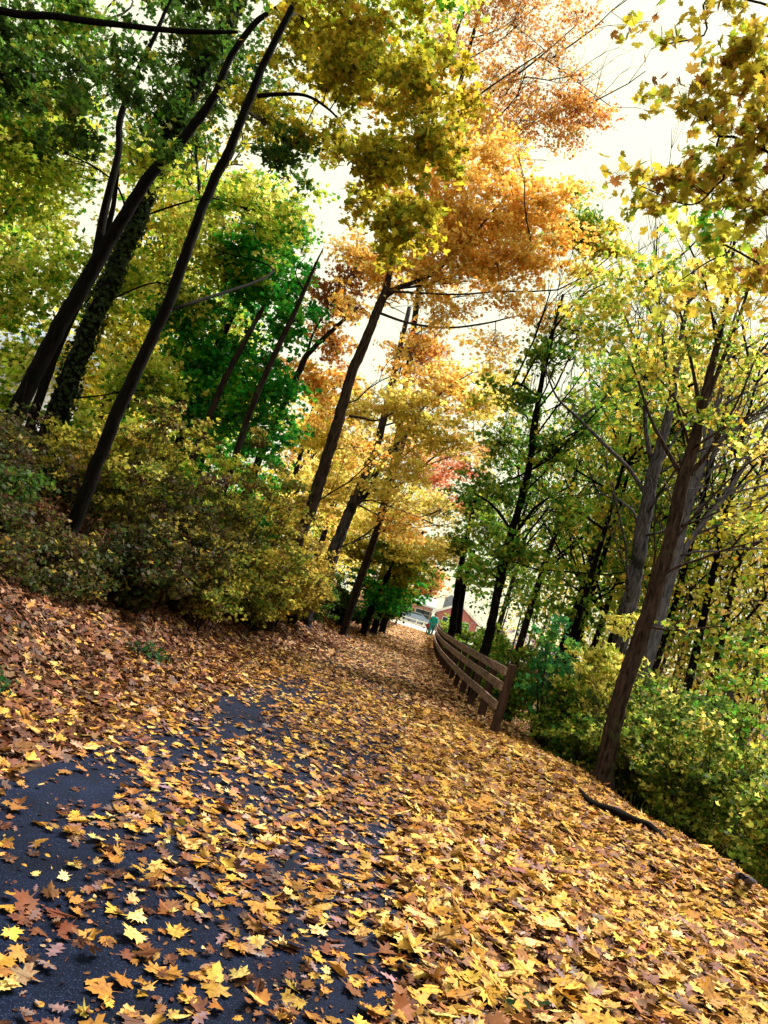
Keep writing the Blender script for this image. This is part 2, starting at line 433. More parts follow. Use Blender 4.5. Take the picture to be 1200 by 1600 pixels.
GOLD = [((0.93, 0.74, 0.18), 5), ((0.88, 0.68, 0.14), 3), ((0.92, 0.60, 0.20), 2), ((0.58, 0.56, 0.07), 1.5)]
REDP = [((0.86, 0.34, 0.18), 4), ((0.88, 0.46, 0.20), 3), ((0.65, 0.20, 0.10), 2)]
G_MID = [((0.16, 0.30, 0.03), 4), ((0.32, 0.38, 0.04), 3), ((0.05, 0.16, 0.02), 4), ((0.5, 0.44, 0.07), 1)]
G_FRESH = [((0.10, 0.30, 0.03), 4), ((0.22, 0.34, 0.04), 3), ((0.45, 0.42, 0.06), 2)]
YBUSH = [((0.34, 0.36, 0.05), 4), ((0.15, 0.24, 0.03), 4), ((0.80, 0.68, 0.16), 2), ((0.05, 0.10, 0.015), 4)]
OLIVE_B = [((0.36, 0.28, 0.025), 4), ((0.50, 0.40, 0.04), 3), ((0.26, 0.32, 0.03), 2), ((0.60, 0.38, 0.06), 1), ((0.26, 0.12, 0.03), 1)]
TEALG = [((0.06, 0.30, 0.08), 5), ((0.03, 0.17, 0.05), 3), ((0.16, 0.36, 0.06), 2)]
Y_LIT = [((0.82, 0.62, 0.13), 4), ((0.58, 0.48, 0.05), 3), ((0.46, 0.50, 0.06), 3), ((0.75, 0.42, 0.09), 1)]

def inframe(P, margin=110):
    d = P-CAM
    z = d@FW; x = d@RX/z*F+600; y = 800-d@UP/z*F
    return (z > 0.3) & (x > -margin) & (x < 1200+margin) & (y > -margin) & (y < 1600+margin)

def blob_points(c, r, n, nsub, flat=0.32, seedpts=None):
    """clumped leaf positions in an ellipsoid; returns positions and sub-clump centres"""
    c = np.asarray(c, float); r = np.asarray(r, float)
    d = rng.standard_normal((nsub, 3)); d /= np.linalg.norm(d, axis=1)[:, None]
    sub = c+d*r*(rng.random((nsub, 1))**0.5)*rng.uniform(0.65, 1.3, (nsub, 1))
    sr = r.mean()*(0.16+0.26*rng.random(nsub))*(30/max(nsub, 6))**0.3
    w = sr**2; w /= w.sum()
    k = rng.choice(nsub, n, p=w)
    g = rng.standard_normal((n, 3))
    g[:, 2] *= flat
    P = sub[k]+g*sr[k][:, None]*0.75
    # twigs within each clump: pull leaves onto a few rays so that sprays and gaps appear
    rays = rng.standard_normal((nsub, 7, 3)); rays[:, :, 2] *= 0.28; rays /= np.linalg.norm(rays, axis=2)[:, :, None]
    pick = rng.random(n) < 0.72
    rk = rays[k, rng.integers(0, 7, n)]
    t = rng.random(n)**0.7*1.5
    P2 = sub[k]+rk*(t*sr[k])[:, None]+rng.standard_normal((n, 3))*sr[k][:, None]*0.11
    P[pick] = P2[pick]
    global LASTK
    LASTK = k
    return P, sub, sr, rays

def bare_branch(mb, p, d, L, r, depth, spread=0.5):
    n = 4; pts = [p]; q = p.copy(); dd = d.copy()
    for i in range(n):
        dd = dd+rng.normal(0, 0.17, 3)+[0, 0, 0.05]; dd /= np.linalg.norm(dd)
        q = q+dd*L/n; pts.append(q.copy())
    mb.tube(pts, list(np.linspace(r, r*0.55, n+1)), 5 if depth > 1 else 3)
    if depth <= 0: return
    for i in range(3 if depth > 1 else 4):
        k = rng.integers(1, n+1)
        nd = dd+rng.normal(0, spread, 3); nd[2] = abs(nd[2])*0.8+0.25; nd /= np.linalg.norm(nd)
        bare_branch(mb, pts[k], nd, L*0.62, r*0.45, depth-1, spread)

LCOUNT = [0]
def make_tree(name, label, cat, trunk, blobs, bark, limbs=(), group=None, leaf=0.11, shape=STAR, twigs=True, rough=0.06, leafup=0.55, sides=12, crown_name='crown', trunk_name='trunk', curl=0.3, bare=0, bareL=2.0, bdir=(0.35, 0, 0.8)):
    """trunk: list of (point, radius). limbs: lists of (point, radius). blobs: (centre, radius vec, palette, lai)"""
    pts = [np.asarray(p, float) for p, _ in trunk]; rad = [q for _, q in trunk]
    root = empty(name, tuple(pts[0])); tag(root, label, cat, group)
    mb = MB()
    tp, tr = catmull(pts, rad, 7)
    tp[1:-1] += rng.normal(0, 0.007, (len(tp)-2, 3))*(tr[1:-1, None]/0.12)
    mb.tube(tp, tr, sides, rough)
    nodes = [tp]; nrad = [tr]
    for lb in limbs:
        lp, lr = catmull([np.asarray(p, float) for p, _ in lb], [q for _, q in lb], 6)
        mb.tube(lp, lr, 8, rough*0.7); nodes.append(lp); nrad.append(lr)
    NP = np.vstack(nodes); NR = np.concatenate(nrad)
    groups = []
    blobs = sorted(blobs, key=lambda b: float(np.linalg.norm(NP-np.asarray(b[0]), axis=1).min()))
    for bl in blobs:
        c, r, pal, lai = bl[:4]
        lf = bl[4] if len(bl) > 4 else leaf
        sh = bl[5] if len(bl) > 5 else shape
        c = np.asarray(c, float); r = np.asarray(r, float)
        n = int(lai*math.pi*r[0]*r[2]/(0.19*lf*lf))
        n = min(n, 60000)
        if n < 4: continue
        nsub = int(np.clip(22+16*r.mean()/0.9, 20, 75))
        P, sub, sr, rays = blob_points(c, r, n, nsub)
        # limb from the tree to the clump
        if twigs:
            dh = np.linalg.norm((NP-c)[:, :2], axis=1)
            want = c[2]-0.55*dh
            score = np.abs(NP[:, 2]-want)*0.8+0.8*dh
            j = int(np.argmin(score)); a = NP[j]; ra = min(NR[j]*0.6, 0.007+0.009*np.linalg.norm(c-a)**0.7, 0.032)
            mid = (a+c)/2+np.array([0, 0, 0.12])*np.linalg.norm(c-a)+rng.normal(0, 0.08, 3)*np.linalg.norm(c-a)
            bp, br = catmull([a, mid, c], [ra, ra*0.7, ra*0.35], 5)
            mb.tube(bp, br, 5)
            NP = np.vstack([NP, bp[2:]]); NR = np.concatenate([NR, br[2:]])
            for q in range(nsub):
                k = rng.integers(len(bp)//2, len(bp))
                a2 = bp[k]; e = sub[q]
                if np.linalg.norm(e-a2) > 1.25*r.max(): continue
                m2 = (a2+e)/2+rng.normal(0, 0.11, 3)*np.linalg.norm(e-a2)
                b2, r2 = catmull([a2, m2, e], [min(br[k], ra*0.35), ra*0.24, ra*0.14], 4)
                mb.tube(b2, r2, 4)
                for z in range(3):
                    mb.tube([e, e+rays[q, z]*sr[q]*0.7+[0, 0, 0.02], e+rays[q, z]*sr[q]*1.45], [ra*0.14, ra*0.1, ra*0.05], 3)
        keep = inframe(P, 260)
        P = P[keep]; n = len(P); kk = LASTK[keep]
        if n == 0: continue
        nrm = rng.standard_normal((n, 3))+np.array([0, 0, 1.0])*leafup*2
        groups.append(leaf_arrays(P, lf*(0.7+0.55*rng.random(n)), nrm, pal_pick(pal, n, key=kk), sh, curl))
        LCOUNT[0] += n
    for i in range(bare):
        j = rng.integers(len(tp)//2, len(tp)-1) if i % 2 else rng.integers(0, len(NP))
        if NP[j][2] < pts[0][2]+2.5: continue
        pp = tp[j] if i % 2 else NP[j]
        d = np.array(bdir)+rng.normal(0, .45, 3); d[2] = abs(d[2]); d /= np.linalg.norm(d)
        bare_branch(mb, pp.copy(), d, bareL*rng.uniform(.6, 1.2), 0.010*bareL, 2, .4)
    mb.build(trunk_name, bark, root, smooth=True)
    if groups: build_leaves(crown_name, groups, LEAF, root)
    return root

def TP(lst, Y):
    """trunk from photo positions: (px,py,width_px[,Y])"""
    out = []
    for q in lst:
        yy = q[3] if len(q) > 3 else Y
        out.append((at(q[0], q[1], yy), q[2]*yy/F*0.39))
    return out
def BL(px, py, r, Y, pal, lai, lf=None, sh=None, fx=1.0, fz=0.8, fy=0.9):
    rr = r*Y/F
    b = [at(px, py, Y), (rr*fx, rr*fy, rr*fz), pal, lai]
    if lf: b.append(lf)
    if sh: b.append(sh)
    return b
def foot(t, extra=0.25):
    """carry a trunk's lowest point down into the ground with a root flare"""
    p, r = t[0]
    g = np.array([p[0], p[1], hg(p[0], p[1])-0.12])
    if p[2] > g[2]+0.15:
        return [(g, r*1.35), (g+[0, 0, 0.3], r*1.1)]+t if p[2] > g[2]+0.6 else [(g, r*1.4)]+t
    return [(g, r*1.35)]+[q for q in t if q[0][2] > g[2]+0.3]

# ================================================================ SETTING
def grid_axis(a, b, fine0, fine1, fs, cs):
    v = list(np.arange(fine0, fine1, fs))
    x = fine1; st = fs
    while x < b: v.append(x); st = min(st*1.25, cs); x += st
    v.append(b)
    x = fine0; st = fs; w = []
    while x > a: st = min(st*1.25, cs); x -= st; w.append(max(x, a))
    return np.array(sorted(set(np.round(w+v, 4))))
gx = grid_axis(-500, 500, -12, 8, 0.25, 40); gy = grid_axis(-60, 700, 0, 70, 0.35, 40)
X, Y_ = np.meshgrid(gx, gy)
Z = hgt(X, Y_)
nx, ny = len(gx), len(gy)
fc = [(j*nx+i, j*nx+i+1, (j+1)*nx+i+1, (j+1)*nx+i) for j in range(ny-1) for i in range(nx-1)]
g = mesh_obj('ground', np.stack([X, Y_, Z], -1).reshape(-1, 3), fc, ground_mat(), smooth=True)
tag(g, kind='structure')

# asphalt path: a thin sheet over the ground, edges slightly ragged
PATH_L, PATH_R = -2.08, 0.42
pv = []; pf = []
ys = np.arange(-3, 70.5, 0.4); kx = 9
for y in ys:
    l = PATH_L+0.05*math.sin(y*1.7)+0.03*math.sin(y*4.1); r = PATH_R+0.05*math.sin(y*1.3+1)+0.03*math.sin(y*3.7)
    for i in range(kx):
        x = l+(r-l)*i/(kx-1)
        pv.append((x, y, max(hg(x, y), 0)+0.004+0.02*math.sin(math.pi*i/(kx-1))))
pf = [(j*kx+i, j*kx+i+1, (j+1)*kx+i+1, (j+1)*kx+i) for j in range(len(ys)-1) for i in range(kx-1)]
tag(mesh_obj('path', pv, pf, asphalt_mat(), smooth=True), kind='structure')
def path_z(x): 
    t = np.clip((x-PATH_L)/(PATH_R-PATH_L), 0, 1); return 0.004+0.02*np.sin(math.pi*t)
# road across the far end
rd = MB(); 
rd.add([(-30, 71, 0.012), (30, 71, 0.012), (30, 92, 0.012), (-30, 92, 0.012)], [(0, 1, 2, 3)])
tag(rd.build('road', pmat('road_concrete', (0.42, 0.40, 0.36), 0.85, 0.08, 3)), kind='structure')

# ---------------------------------------------------------------- fallen leaves
LIT_Y = [((0.56, 0.34, 0.058), 4), ((0.50, 0.26, 0.04), 4), ((0.68, 0.48, 0.17), 2.6), ((0.40, 0.19, 0.035), 4), ((0.22, 0.09, 0.03), 3), ((0.18, 0.09, 0.08), 1)]
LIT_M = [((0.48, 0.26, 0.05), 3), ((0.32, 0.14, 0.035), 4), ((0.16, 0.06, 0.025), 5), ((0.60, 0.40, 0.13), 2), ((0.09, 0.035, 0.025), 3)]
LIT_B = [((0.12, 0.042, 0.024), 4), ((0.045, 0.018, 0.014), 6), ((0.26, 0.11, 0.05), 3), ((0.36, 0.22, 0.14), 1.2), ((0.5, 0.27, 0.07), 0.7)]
LIT_P = [((0.70, 0.42, 0.19), 4), ((0.66, 0.47, 0.25), 3), ((0.60, 0.30, 0.13), 3), ((0.34, 0.16, 0.09), 2), ((0.22, 0.10, 0.07), 1)]
MAUVE = [((0.23, 0.14, 0.15), 4), ((0.34, 0.24, 0.24), 2), ((0.15, 0.08, 0.075), 3)]
_ph = rng.random((10, 3))*6.28
def clump(x, y):
    s_ = 0
    for i, f in enumerate((0.9, 1.3, 2.1, 3.3, 4.7, 6.9)):
        a = _ph[i, 2]
        s_ = s_+np.sin((x*math.cos(a)+y*math.sin(a))*f*1.3+_ph[i, 0])*np.sin((-x*math.sin(a)+y*math.cos(a))*f*1.3+_ph[i, 1])/(1+0.25*i)
    return s_/2.4
def scatter(n, x0, x1, y0, y1): return np.stack([x0+(x1-x0)*rng.random(n), y0+(y1-y0)*rng.random(n)], 1)
lit = []
def litter(xy, pal, size, shape, tilt, zlo, zhi, curl=0.25, fold=0.15, jit=0.18):
    if len(xy) == 0: return
    z = hgt(xy[:, 0], xy[:, 1])
    on = (xy[:, 0] > PATH_L) & (xy[:, 0] < PATH_R)
    z = np.where(on, np.maximum(z, 0)+path_z(xy[:, 0]), z)
    P = np.stack([xy[:, 0], xy[:, 1], z+zlo+(zhi-zlo)*rng.random(len(xy))], 1)
    P = P[inframe(P, 160)]
    if shape is MAPLE:
        w = rng.random(len(P))
        for lo_, hi_, sh_, sc_ in ((0, .42, MAPLE, 1), (.42, .78, MAPLE_B, 1), (.78, .94, MAPLE_C, .85), (.94, 1.01, OVAL, .75)): _litter(P[(w >= lo_) & (w < hi_)], pal, size*sc_, sh_, tilt, curl, fold, jit)
    else: _litter(P, pal, size, shape, tilt, curl, fold, jit)
def _litter(P, pal, size, shape, tilt, curl, fold, jit):
    n = len(P)
    if n == 0: return
    nrm = rng.standard_normal((n, 3))*tilt; nrm[:, 2] = 1
    if pal is LIT_M and P[:, 0].mean() < -3: pal = LIT_B  # left bank takes the darker leaves, canopy shade painted in as colour
    # follow the slope
    e = 0.2
    nrm[:, 0] -= (hgt(P[:, 0]+e, P[:, 1])-hgt(P[:, 0]-e, P[:, 1]))/(2*e)
    curl *= .75; fold *= .8
    lit.append(leaf_arrays(P, size*(0.5+0.9*rng.random(n)**1.3), nrm, pal_pick(pal, n, jit), shape, curl, fold))
    LCOUNT[0] += n
# --- on the asphalt: drifts with bare tarmac between
def on_path(n, y0, y1, gain=1.0):
    xy = scatter(n, PATH_L-0.1, PATH_R+0.1, y0, y1)
    c = clump(xy[:, 0]*2.3, xy[:, 1]*1.1)*.6+clump(xy[:, 0]*0.9+3, xy[:, 1]*0.5)*.5
    x = xy[:, 0]; y = xy[:, 1]
    bare = np.clip(1.0-np.abs(x+1.5)/0.55, 0, 1)*np.clip(1-np.abs(y-8.0)/4.5, 0, 1)*0.55      # swept strip near the left edge
    bare = np.maximum(bare, np.clip((-x-1.0)/0.5, 0, 1)*np.clip(1-np.abs(y-4.7)/1.1, 0, 1)*0.6)
    near = np.clip((7.0-y)/4, 0, 1)
    bare = np.maximum(bare, near*0.2+0.25*np.clip((-x-0.6)/.8, 0, 1)*np.clip((9-y)/3, 0, 1))
    p = np.clip(0.60+0.62*c-bare+0.25*np.clip((y-9)/6, 0, 1)+0.45*np.clip((x-0.1)/0.4, 0, 1)*(1-near*0.6), 0.07, 1)*gain
    return xy[rng.random(n) < p]
litter(on_path(4628, 2, 14), LIT_B, 0.070, MAPLE, 0.16, 0.002, 0.012)
litter(on_path(2616, 2, 14), MAUVE, 0.075, OAK, 0.22, 0.004, 0.02, 0.32)
litter(on_path(7589, 2, 14), LIT_Y, 0.072, MAPLE, 0.2, 0.006, 0.026, 0.30)
litter(on_path(2415, 2, 14), LIT_M, 0.070, MAPLE, 0.28, 0.012, 0.04, 0.38)
litter(on_path(6500, 14, 30, 0.9), LIT_P, 0.088, MAPLE_S, 0.25, 0.004, 0.03, 0.32)
litter(on_path(3500, 14, 30, 0.9), LIT_M, 0.088, MAPLE_S, 0.25, 0.004, 0.02, 0.32)
litter(on_path(11000, 30, 70, 0.85), LIT_P, 0.13, DIA, 0.3, 0.004, 0.03, 0.32)
litter(on_path(6000, 30, 70, 0.85), LIT_M, 0.13, DIA, 0.3, 0.004, 0.02, 0.32)
# --- right verge: deep carpet
def verge(n, y0, y1, side):
    if side > 0:
        xy = scatter(n, PATH_R-0.25, 7.5, y0, y1)
        edge = np.clip((xy[:, 0]-PATH_R+0.22+0.16*clump(xy[:, 0]*1.4, xy[:, 1]*1.4))/0.3, 0, 1)
        return xy[rng.random(len(xy)) < edge]
    xy = scatter(n, -9.5, PATH_L+0.3, y0, y1)
    edge = np.clip((PATH_L+0.1-xy[:, 0]+0.3*clump(xy[:, 0]*1.3, xy[:, 1]*1.3))/0.4, 0, 1)
    return xy[rng.random(len(xy)) < edge]
litter(verge(23800, 2.5, 14, 1), LIT_B, 0.074, MAPLE_S, 0.3, 0.0, 0.02)
litter(verge(24000, 2.5, 14, 1), LIT_M, 0.074, MAPLE, 0.30, 0.012, 0.05, 0.32)
litter(verge(21000, 2.5, 14, 1), LIT_Y, 0.095, MAPLE, 0.28, 0.025, 0.06, 0.30)
litter(verge(2100, 2.5, 12, 1), MAUVE, 0.09, OAK, 0.4, 0.02, 0.06, 0.32)
litter(verge(22000, 14, 34, 1), LIT_P, 0.095, MAPLE_S, 0.4, 0.01, 0.06, 0.32)
litter(verge(20000, 14, 34, 1), LIT_B, 0.12, DIA, 0.4, 0.0, 0.04, 0.32)
litter(verge(14000, 34, 70, 1), LIT_M, 0.15, DIA, 0.4, 0.0, 0.05, 0.32)
# --- left verge and bank: browner, the trees' shade put into the leaf colours
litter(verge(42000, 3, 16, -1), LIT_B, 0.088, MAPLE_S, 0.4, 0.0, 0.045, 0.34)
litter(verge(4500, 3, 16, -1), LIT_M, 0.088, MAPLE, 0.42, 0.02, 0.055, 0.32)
xy = verge(22400, 3, 16, -1); xy = xy[rng.random(len(xy)) < 0.9*np.exp(-(PATH_L-xy[:, 0])/0.7)]
litter(xy, LIT_Y, 0.074, MAPLE, 0.30, 0.025, 0.06, 0.30)
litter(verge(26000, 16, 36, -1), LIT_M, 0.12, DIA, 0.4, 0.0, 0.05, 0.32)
xy = verge(26000, 13, 50, -1); xy = xy[rng.random(len(xy)) < np.exp(-(PATH_L-xy[:, 0])/1.2)]
litter(xy, LIT_P, 0.095, MAPLE_S, 0.38, 0.02, 0.05, 0.30)
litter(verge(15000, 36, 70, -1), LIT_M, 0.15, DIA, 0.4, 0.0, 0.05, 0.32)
litter(on_path(9000, 2, 9), LIT_B, 0.022, DIA, 0.3, 0.001, 0.006)
litter(on_path(3000, 2, 9), LIT_M, 0.028, OVAL, 0.4, 0.002, 0.008, 0.5)
tag(build_leaves('fallen_leaves', lit, LITTER), 'yellow and brown maple leaves thickly covering the path and both verges', 'leaves', kind='stuff')

# ================================================================ FENCE
WOOD_POST = pmat('post_wood', (0.045, 0.022, 0.017), 0.85, 0.35, 14, 0.2, bump=0.5, stretch=(1, 1, 0.15))
WOOD_RAIL = pmat('rail_wood', (0.19, 0.125, 0.11), 0.85, 0.34, 16, 0.2, bump=0.5, stretch=(1, 0.12, 1))
fx_y = [13.69, 15.3, 17.3, 18.9, 20.5, 22.1, 24, 28, 35, 43, 52, 60]
fx_x = [1.61, 1.50, 1.36, 1.25, 1.17, 1.10, 1.02, 0.87, 0.78, 0.78, 0.86, 1.02]
fr = empty('rail_fence', (1.61, 13.69, 0)); tag(fr, 'weathered brown wooden three rail fence curving along the right side of the path', 'fence')
fy = [13.69+1.72*k for k in range(27)]
fp = [(float(np.interp(y, fx_y, fx_x)), y) for y in fy]
for i, (x, y) in enumerate(fp):
    m_ = MB(); z0 = hg(x, y)-0.25; top = 1.2 if i == 0 else 1.13+random.uniform(-0.01, 0.015)
    dx = 0.05*1
    m_.box((x+dx, y, (z0+top)/2), (0.145, 0.15, top-z0), random.uniform(-.05, .05), bev=0.006)
    m_.build('post', WOOD_POST, fr)
for zc, hh in ((1.055, 0.145), (0.80, 0.145), (0.46, 0.145)):
    for i in range(0, len(fp)-1, 2):
        j = min(i+2, len(fp)-1)
        m_ = MB()
        for a, b in ((i, min(i+1, j)), (min(i+1, j), j)):
            if a == b: continue
            (xa, ya), (xb, yb) = fp[a], fp[b]
            ya2 = ya-(0.10 if a == 0 else -0.004)+(0 if a == i else -0.004); yb2 = yb-(0.004 if b == j else 0)
            m_.bar((xa-0.047, ya2, zc+random.uniform(-.004, .004)), (xb-0.047, yb2, zc+random.uniform(-.004, .004)), 0.045, hh)
        m_.build('rail', WOOD_RAIL, fr)

# ================================================================ NEAR AND MIDDLE TREES
# --- left dark trees
t = foot(TP([(-12, 720, 34), (40, 612, 34), (92, 512, 34), (150, 412, 31), (196, 335, 27), (240, 268, 24), (290, 212, 21), (335, 150, 18), (360, 90, 15), (400, 35, 13), (450, 2, 10), (500, -40, 6)], 13))
l1 = TP([(148, 416, 20), (163, 330, 17), (185, 240, 15), (188, 185, 14), (215, 110, 11), (245, 50, 9), (268, -10, 6)], 13)
make_tree('maple_tree', 'dark trunk near the left edge forking into two curving black stems', 'tree', t, [
    BL(60, 300, 115, 17, G_YEL, 1.1), BL(20, 460, 100, 17, G_YEL, 1.1), BL(190, 430, 80, 17.5, G_YEL, 1.0), BL(30, 570, 60, 16.5, G_YEL, 1.1),
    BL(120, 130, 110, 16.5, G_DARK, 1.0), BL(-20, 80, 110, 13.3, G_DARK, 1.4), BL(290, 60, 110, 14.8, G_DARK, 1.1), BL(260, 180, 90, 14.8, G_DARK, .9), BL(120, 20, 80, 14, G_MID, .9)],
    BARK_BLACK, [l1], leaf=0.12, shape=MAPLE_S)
t = foot(TP([(88, 895, 31), (118, 812, 30), (165, 690, 28), (215, 575, 26), (262, 475, 24), (300, 370, 22), (328, 295, 21), (358, 235, 20), (388, 160, 19), (410, 105, 17), (455, 15, 15), (480, -40, 11)], 11))
l1 = TP([(402, 150, 10), (440, 147, 8), (480, 150, 7), (515, 172, 5), (540, 200, 3)], 11)
make_tree('maple_tree', 'tall straight black trunk leaning over the dark bushes, thin branch arching right', 'tree', t, [
    BL(570, 90, 110, 10.3, OLIVE, 2.1), BL(490, 60, 90, 12.6, OLIVE, 1.8), BL(660, 130, 90, 9.6, OLIVE, 2.1), BL(590, 240, 90, 9.8, OLIVE, 2.0), BL(470, 215, 40, 10.8, OLIVE, .9), BL(525, 120, 60, 11, OLIVE, 1.6), BL(535, 215, 42, 10.8, OLIVE, 1.3), BL(575, 320, 48, 11, OLIVE, 1.3, fz=1.0), BL(610, 400, 38, 11, OLIVE, 1.2),
    BL(680, 240, 65, 9.6, OLIVE, 2.4), BL(630, 350, 62, 9.6, OLIVE, 2.6, fz=1.0), BL(420, 190, 80, 12.9, OLIVE, 1.2), BL(580, -40, 150, 10, G_YEL, 1.8), BL(330, 390, 80, 17.2, G_YEL, 1.0),
    BL(445, 235, 55, 10.8, G_DARK, 1.5)],
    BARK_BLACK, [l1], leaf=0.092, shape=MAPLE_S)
t = foot(TP([(60, 715, 44), (92, 640, 43), (135, 525, 38), (172, 440, 35), (205, 365, 32), (240, 280, 30), (275, 200, 28), (310, 120, 26), (345, 60, 24), (375, 0, 20)], 15))
t2 = make_tree('ivy_clad_tree', 'thick black trunk wrapped in ivy behind the forked tree', 'tree', t, [
    BL(230, 600, 80, 16.8, G_YEL, 1.5), BL(80, 430, 90, 17.5, G_YEL, 1.2), BL(350, 120, 110, 16.6, G_DARK, 1.0), BL(400, 330, 100, 16, G_YEL, 1.2), BL(290, 470, 60, 17, G_YEL, .9),
    BL(60, 220, 120, 16, G_YEL, 1.4)],
    BARK_BLACK, leaf=0.12, shape=STAR)
# ivy wrapped round that trunk
tp, tr = catmull([p for p, _ in t], [q for _, q in t], 8)
n = 5200; k = rng.integers(0, len(tp), n); ang = rng.random(n)*6.283
rr = tr[k]*(1.0+0.35*rng.random(n)+0.25*np.sin(k*0.8+ang))
P = tp[k]+np.stack([np.cos(ang)*rr, np.sin(ang)*rr, rng.normal(0, .12, n)], 1)
nr = np.stack([np.cos(ang), np.sin(ang), rng.normal(0, .4, n)], 1)+rng.normal(0, .3, (n, 3))
build_leaves('ivy', [leaf_arrays(P, 0.075+0.04*rng.random(n), nr, pal_pick([((0.02, 0.045, 0.012), 4), ((0.035, 0.06, 0.012), 2)], n), STAR)], LEAF, t2)
make_tree('slim_tree', 'slim black trunk squeezed between the forked tree and the ivy clad one', 'tree',
    foot(TP([(38, 695, 22), (62, 620, 20), (100, 520, 17), (150, 420, 14), (175, 330, 11), (185, 260, 8)], 14.3)),
    [BL(230, 250, 70, 14.3, G_YEL, 1.2), BL(20, 620, 60, 14.6, G_YEL, 1.4)], BARK_BLACK, leaf=0.12)
# long bare bough across the top left, from a trunk standing left of the picture
t = foot(TP([(-230, 560, 40), (-150, 330, 36), (-60, 90, 30), (-30, 10, 26), (60, -250, 18)], 9.5))
l1 = TP([(-30, 10, 18), (30, 22, 17), (85, 25, 16), (130, 32, 15), (200, 40, 13), (260, 47, 12), (320, 50, 11), (372, 50, 7)], 9.5)
l2 = TP([(245, 46, 7), (262, 10, 6), (285, -40, 5)], 9.5)
make_tree('overhanging_tree', 'level dark bough crossing the top left corner of the view', 'tree', t, [
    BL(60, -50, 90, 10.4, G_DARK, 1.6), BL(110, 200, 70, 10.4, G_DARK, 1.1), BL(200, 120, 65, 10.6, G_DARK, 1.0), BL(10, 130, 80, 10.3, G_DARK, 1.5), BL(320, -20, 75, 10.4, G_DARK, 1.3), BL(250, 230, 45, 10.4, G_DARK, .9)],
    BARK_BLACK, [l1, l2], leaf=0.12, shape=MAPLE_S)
# vivid green trees behind
make_tree('green_maple_tree', 'vivid green leafy tree behind the tall straight black trunk', 'tree',
    foot(TP([(240, 800, 22), (300, 640, 20), (350, 520, 17), (400, 400, 12), (440, 300, 7)], 19)),
    [BL(400, 440, 90, 18.5, G_VIVID, 2.4), BL(340, 560, 90, 19, G_VIVID, 2.4), BL(430, 350, 70, 18.7, G_VIVID, 2.2), BL(300, 640, 90, 19, G_VIVID, 2.2), BL(420, 600, 70, 18, G_VIVID, 2.0),
     BL(380, 300, 50, 19.5, G_YEL, 1.2), BL(440, 500, 55, 17, G_VIVID, 1.6), BL(400, 380, 60, 17, G_VIVID, 1.5), BL(300, 500, 70, 17.8, G_VIVID, 1.6), BL(400, 670, 80, 18.2, G_VIVID, 1.8)],
    BARK_BLACK, leaf=0.13)
make_tree('dead_snag', 'broken bare snag, its splintered tip against the gap of sky', 'tree',
    foot(TP([(375, 690, 13), (400, 620, 13), (430, 552, 12), (455, 500, 11), (475, 455, 9), (490, 420, 6), (505, 388, 2.5)], 15)), [], BARK_DARK,
    [TP([(475, 455, 4), (462, 425, 2.5), (478, 400, 1.2)], 15)])
make_tree('dead_stub', 'snapped off dark trunk stub among the vivid green leaves', 'tree',
    foot(TP([(300, 720, 15), (338, 625, 14), (352, 590, 13), (390, 520, 11), (408, 486, 9), (413, 480, 5)], 16)), [], BARK_DARK)
make_tree('leaning_tree', 'crooked dark tree with rust brown crown left of the tall orange maple', 'tree',
    foot(TP([(400, 730, 15), (440, 640, 14), (468, 580, 13), (480, 555, 12), (520, 515, 9), (560, 480, 5)], 21)),
    [BL(515, 470, 58, 21.5, BROWN, 1.7), BL(560, 420, 50, 21.5, BROWN, 1.0), BL(500, 600, 70, 22, ORANGE, 1.4), BL(525, 540, 45, 21.8, RUST, 1.2)],
    BARK_DARK, [TP([(478, 560, 7), (490, 520, 5), (520, 470, 3)], 21)], leaf=0.12)
# --- tall orange maple
t = foot(TP([(440, 905, 27), (468, 838, 26), (487, 790, 25), (505, 735, 24.5), (522, 680, 24), (537, 625, 22), (553, 575, 21), (572, 530, 20), (588, 490, 19), (598, 465, 18), (606, 440, 13), (612, 405, 9)], 19.0))
l1 = TP([(598, 466, 12), (625, 448, 10.5), (650, 440, 10), (682, 424, 9), (705, 400, 8), (728, 383, 7), (748, 358, 6), (770, 330, 4), (800, 300, 2.5)], 19.0)
l2 = TP([(590, 488, 6), (640, 505, 5), (700, 512, 4.5), (760, 505, 4), (800, 495, 3)], 19.0)
l3 = TP([(545, 650, 6), (565, 653, 5), (588, 657, 4), (615, 645, 3)], 19.0)
l4 = TP([(606, 455, 6), (660, 458, 5), (720, 460, 4), (780, 455, 3)], 18.3)
l5 = TP([(604, 440, 9), (625, 330, 8), (665, 200, 7), (700, 90, 6), (735, -10, 4)], 19.7)
l6 = TP([(650, 250, 6), (700, 190, 5), (760, 140, 4), (850, 80, 2.5)], 19.7)
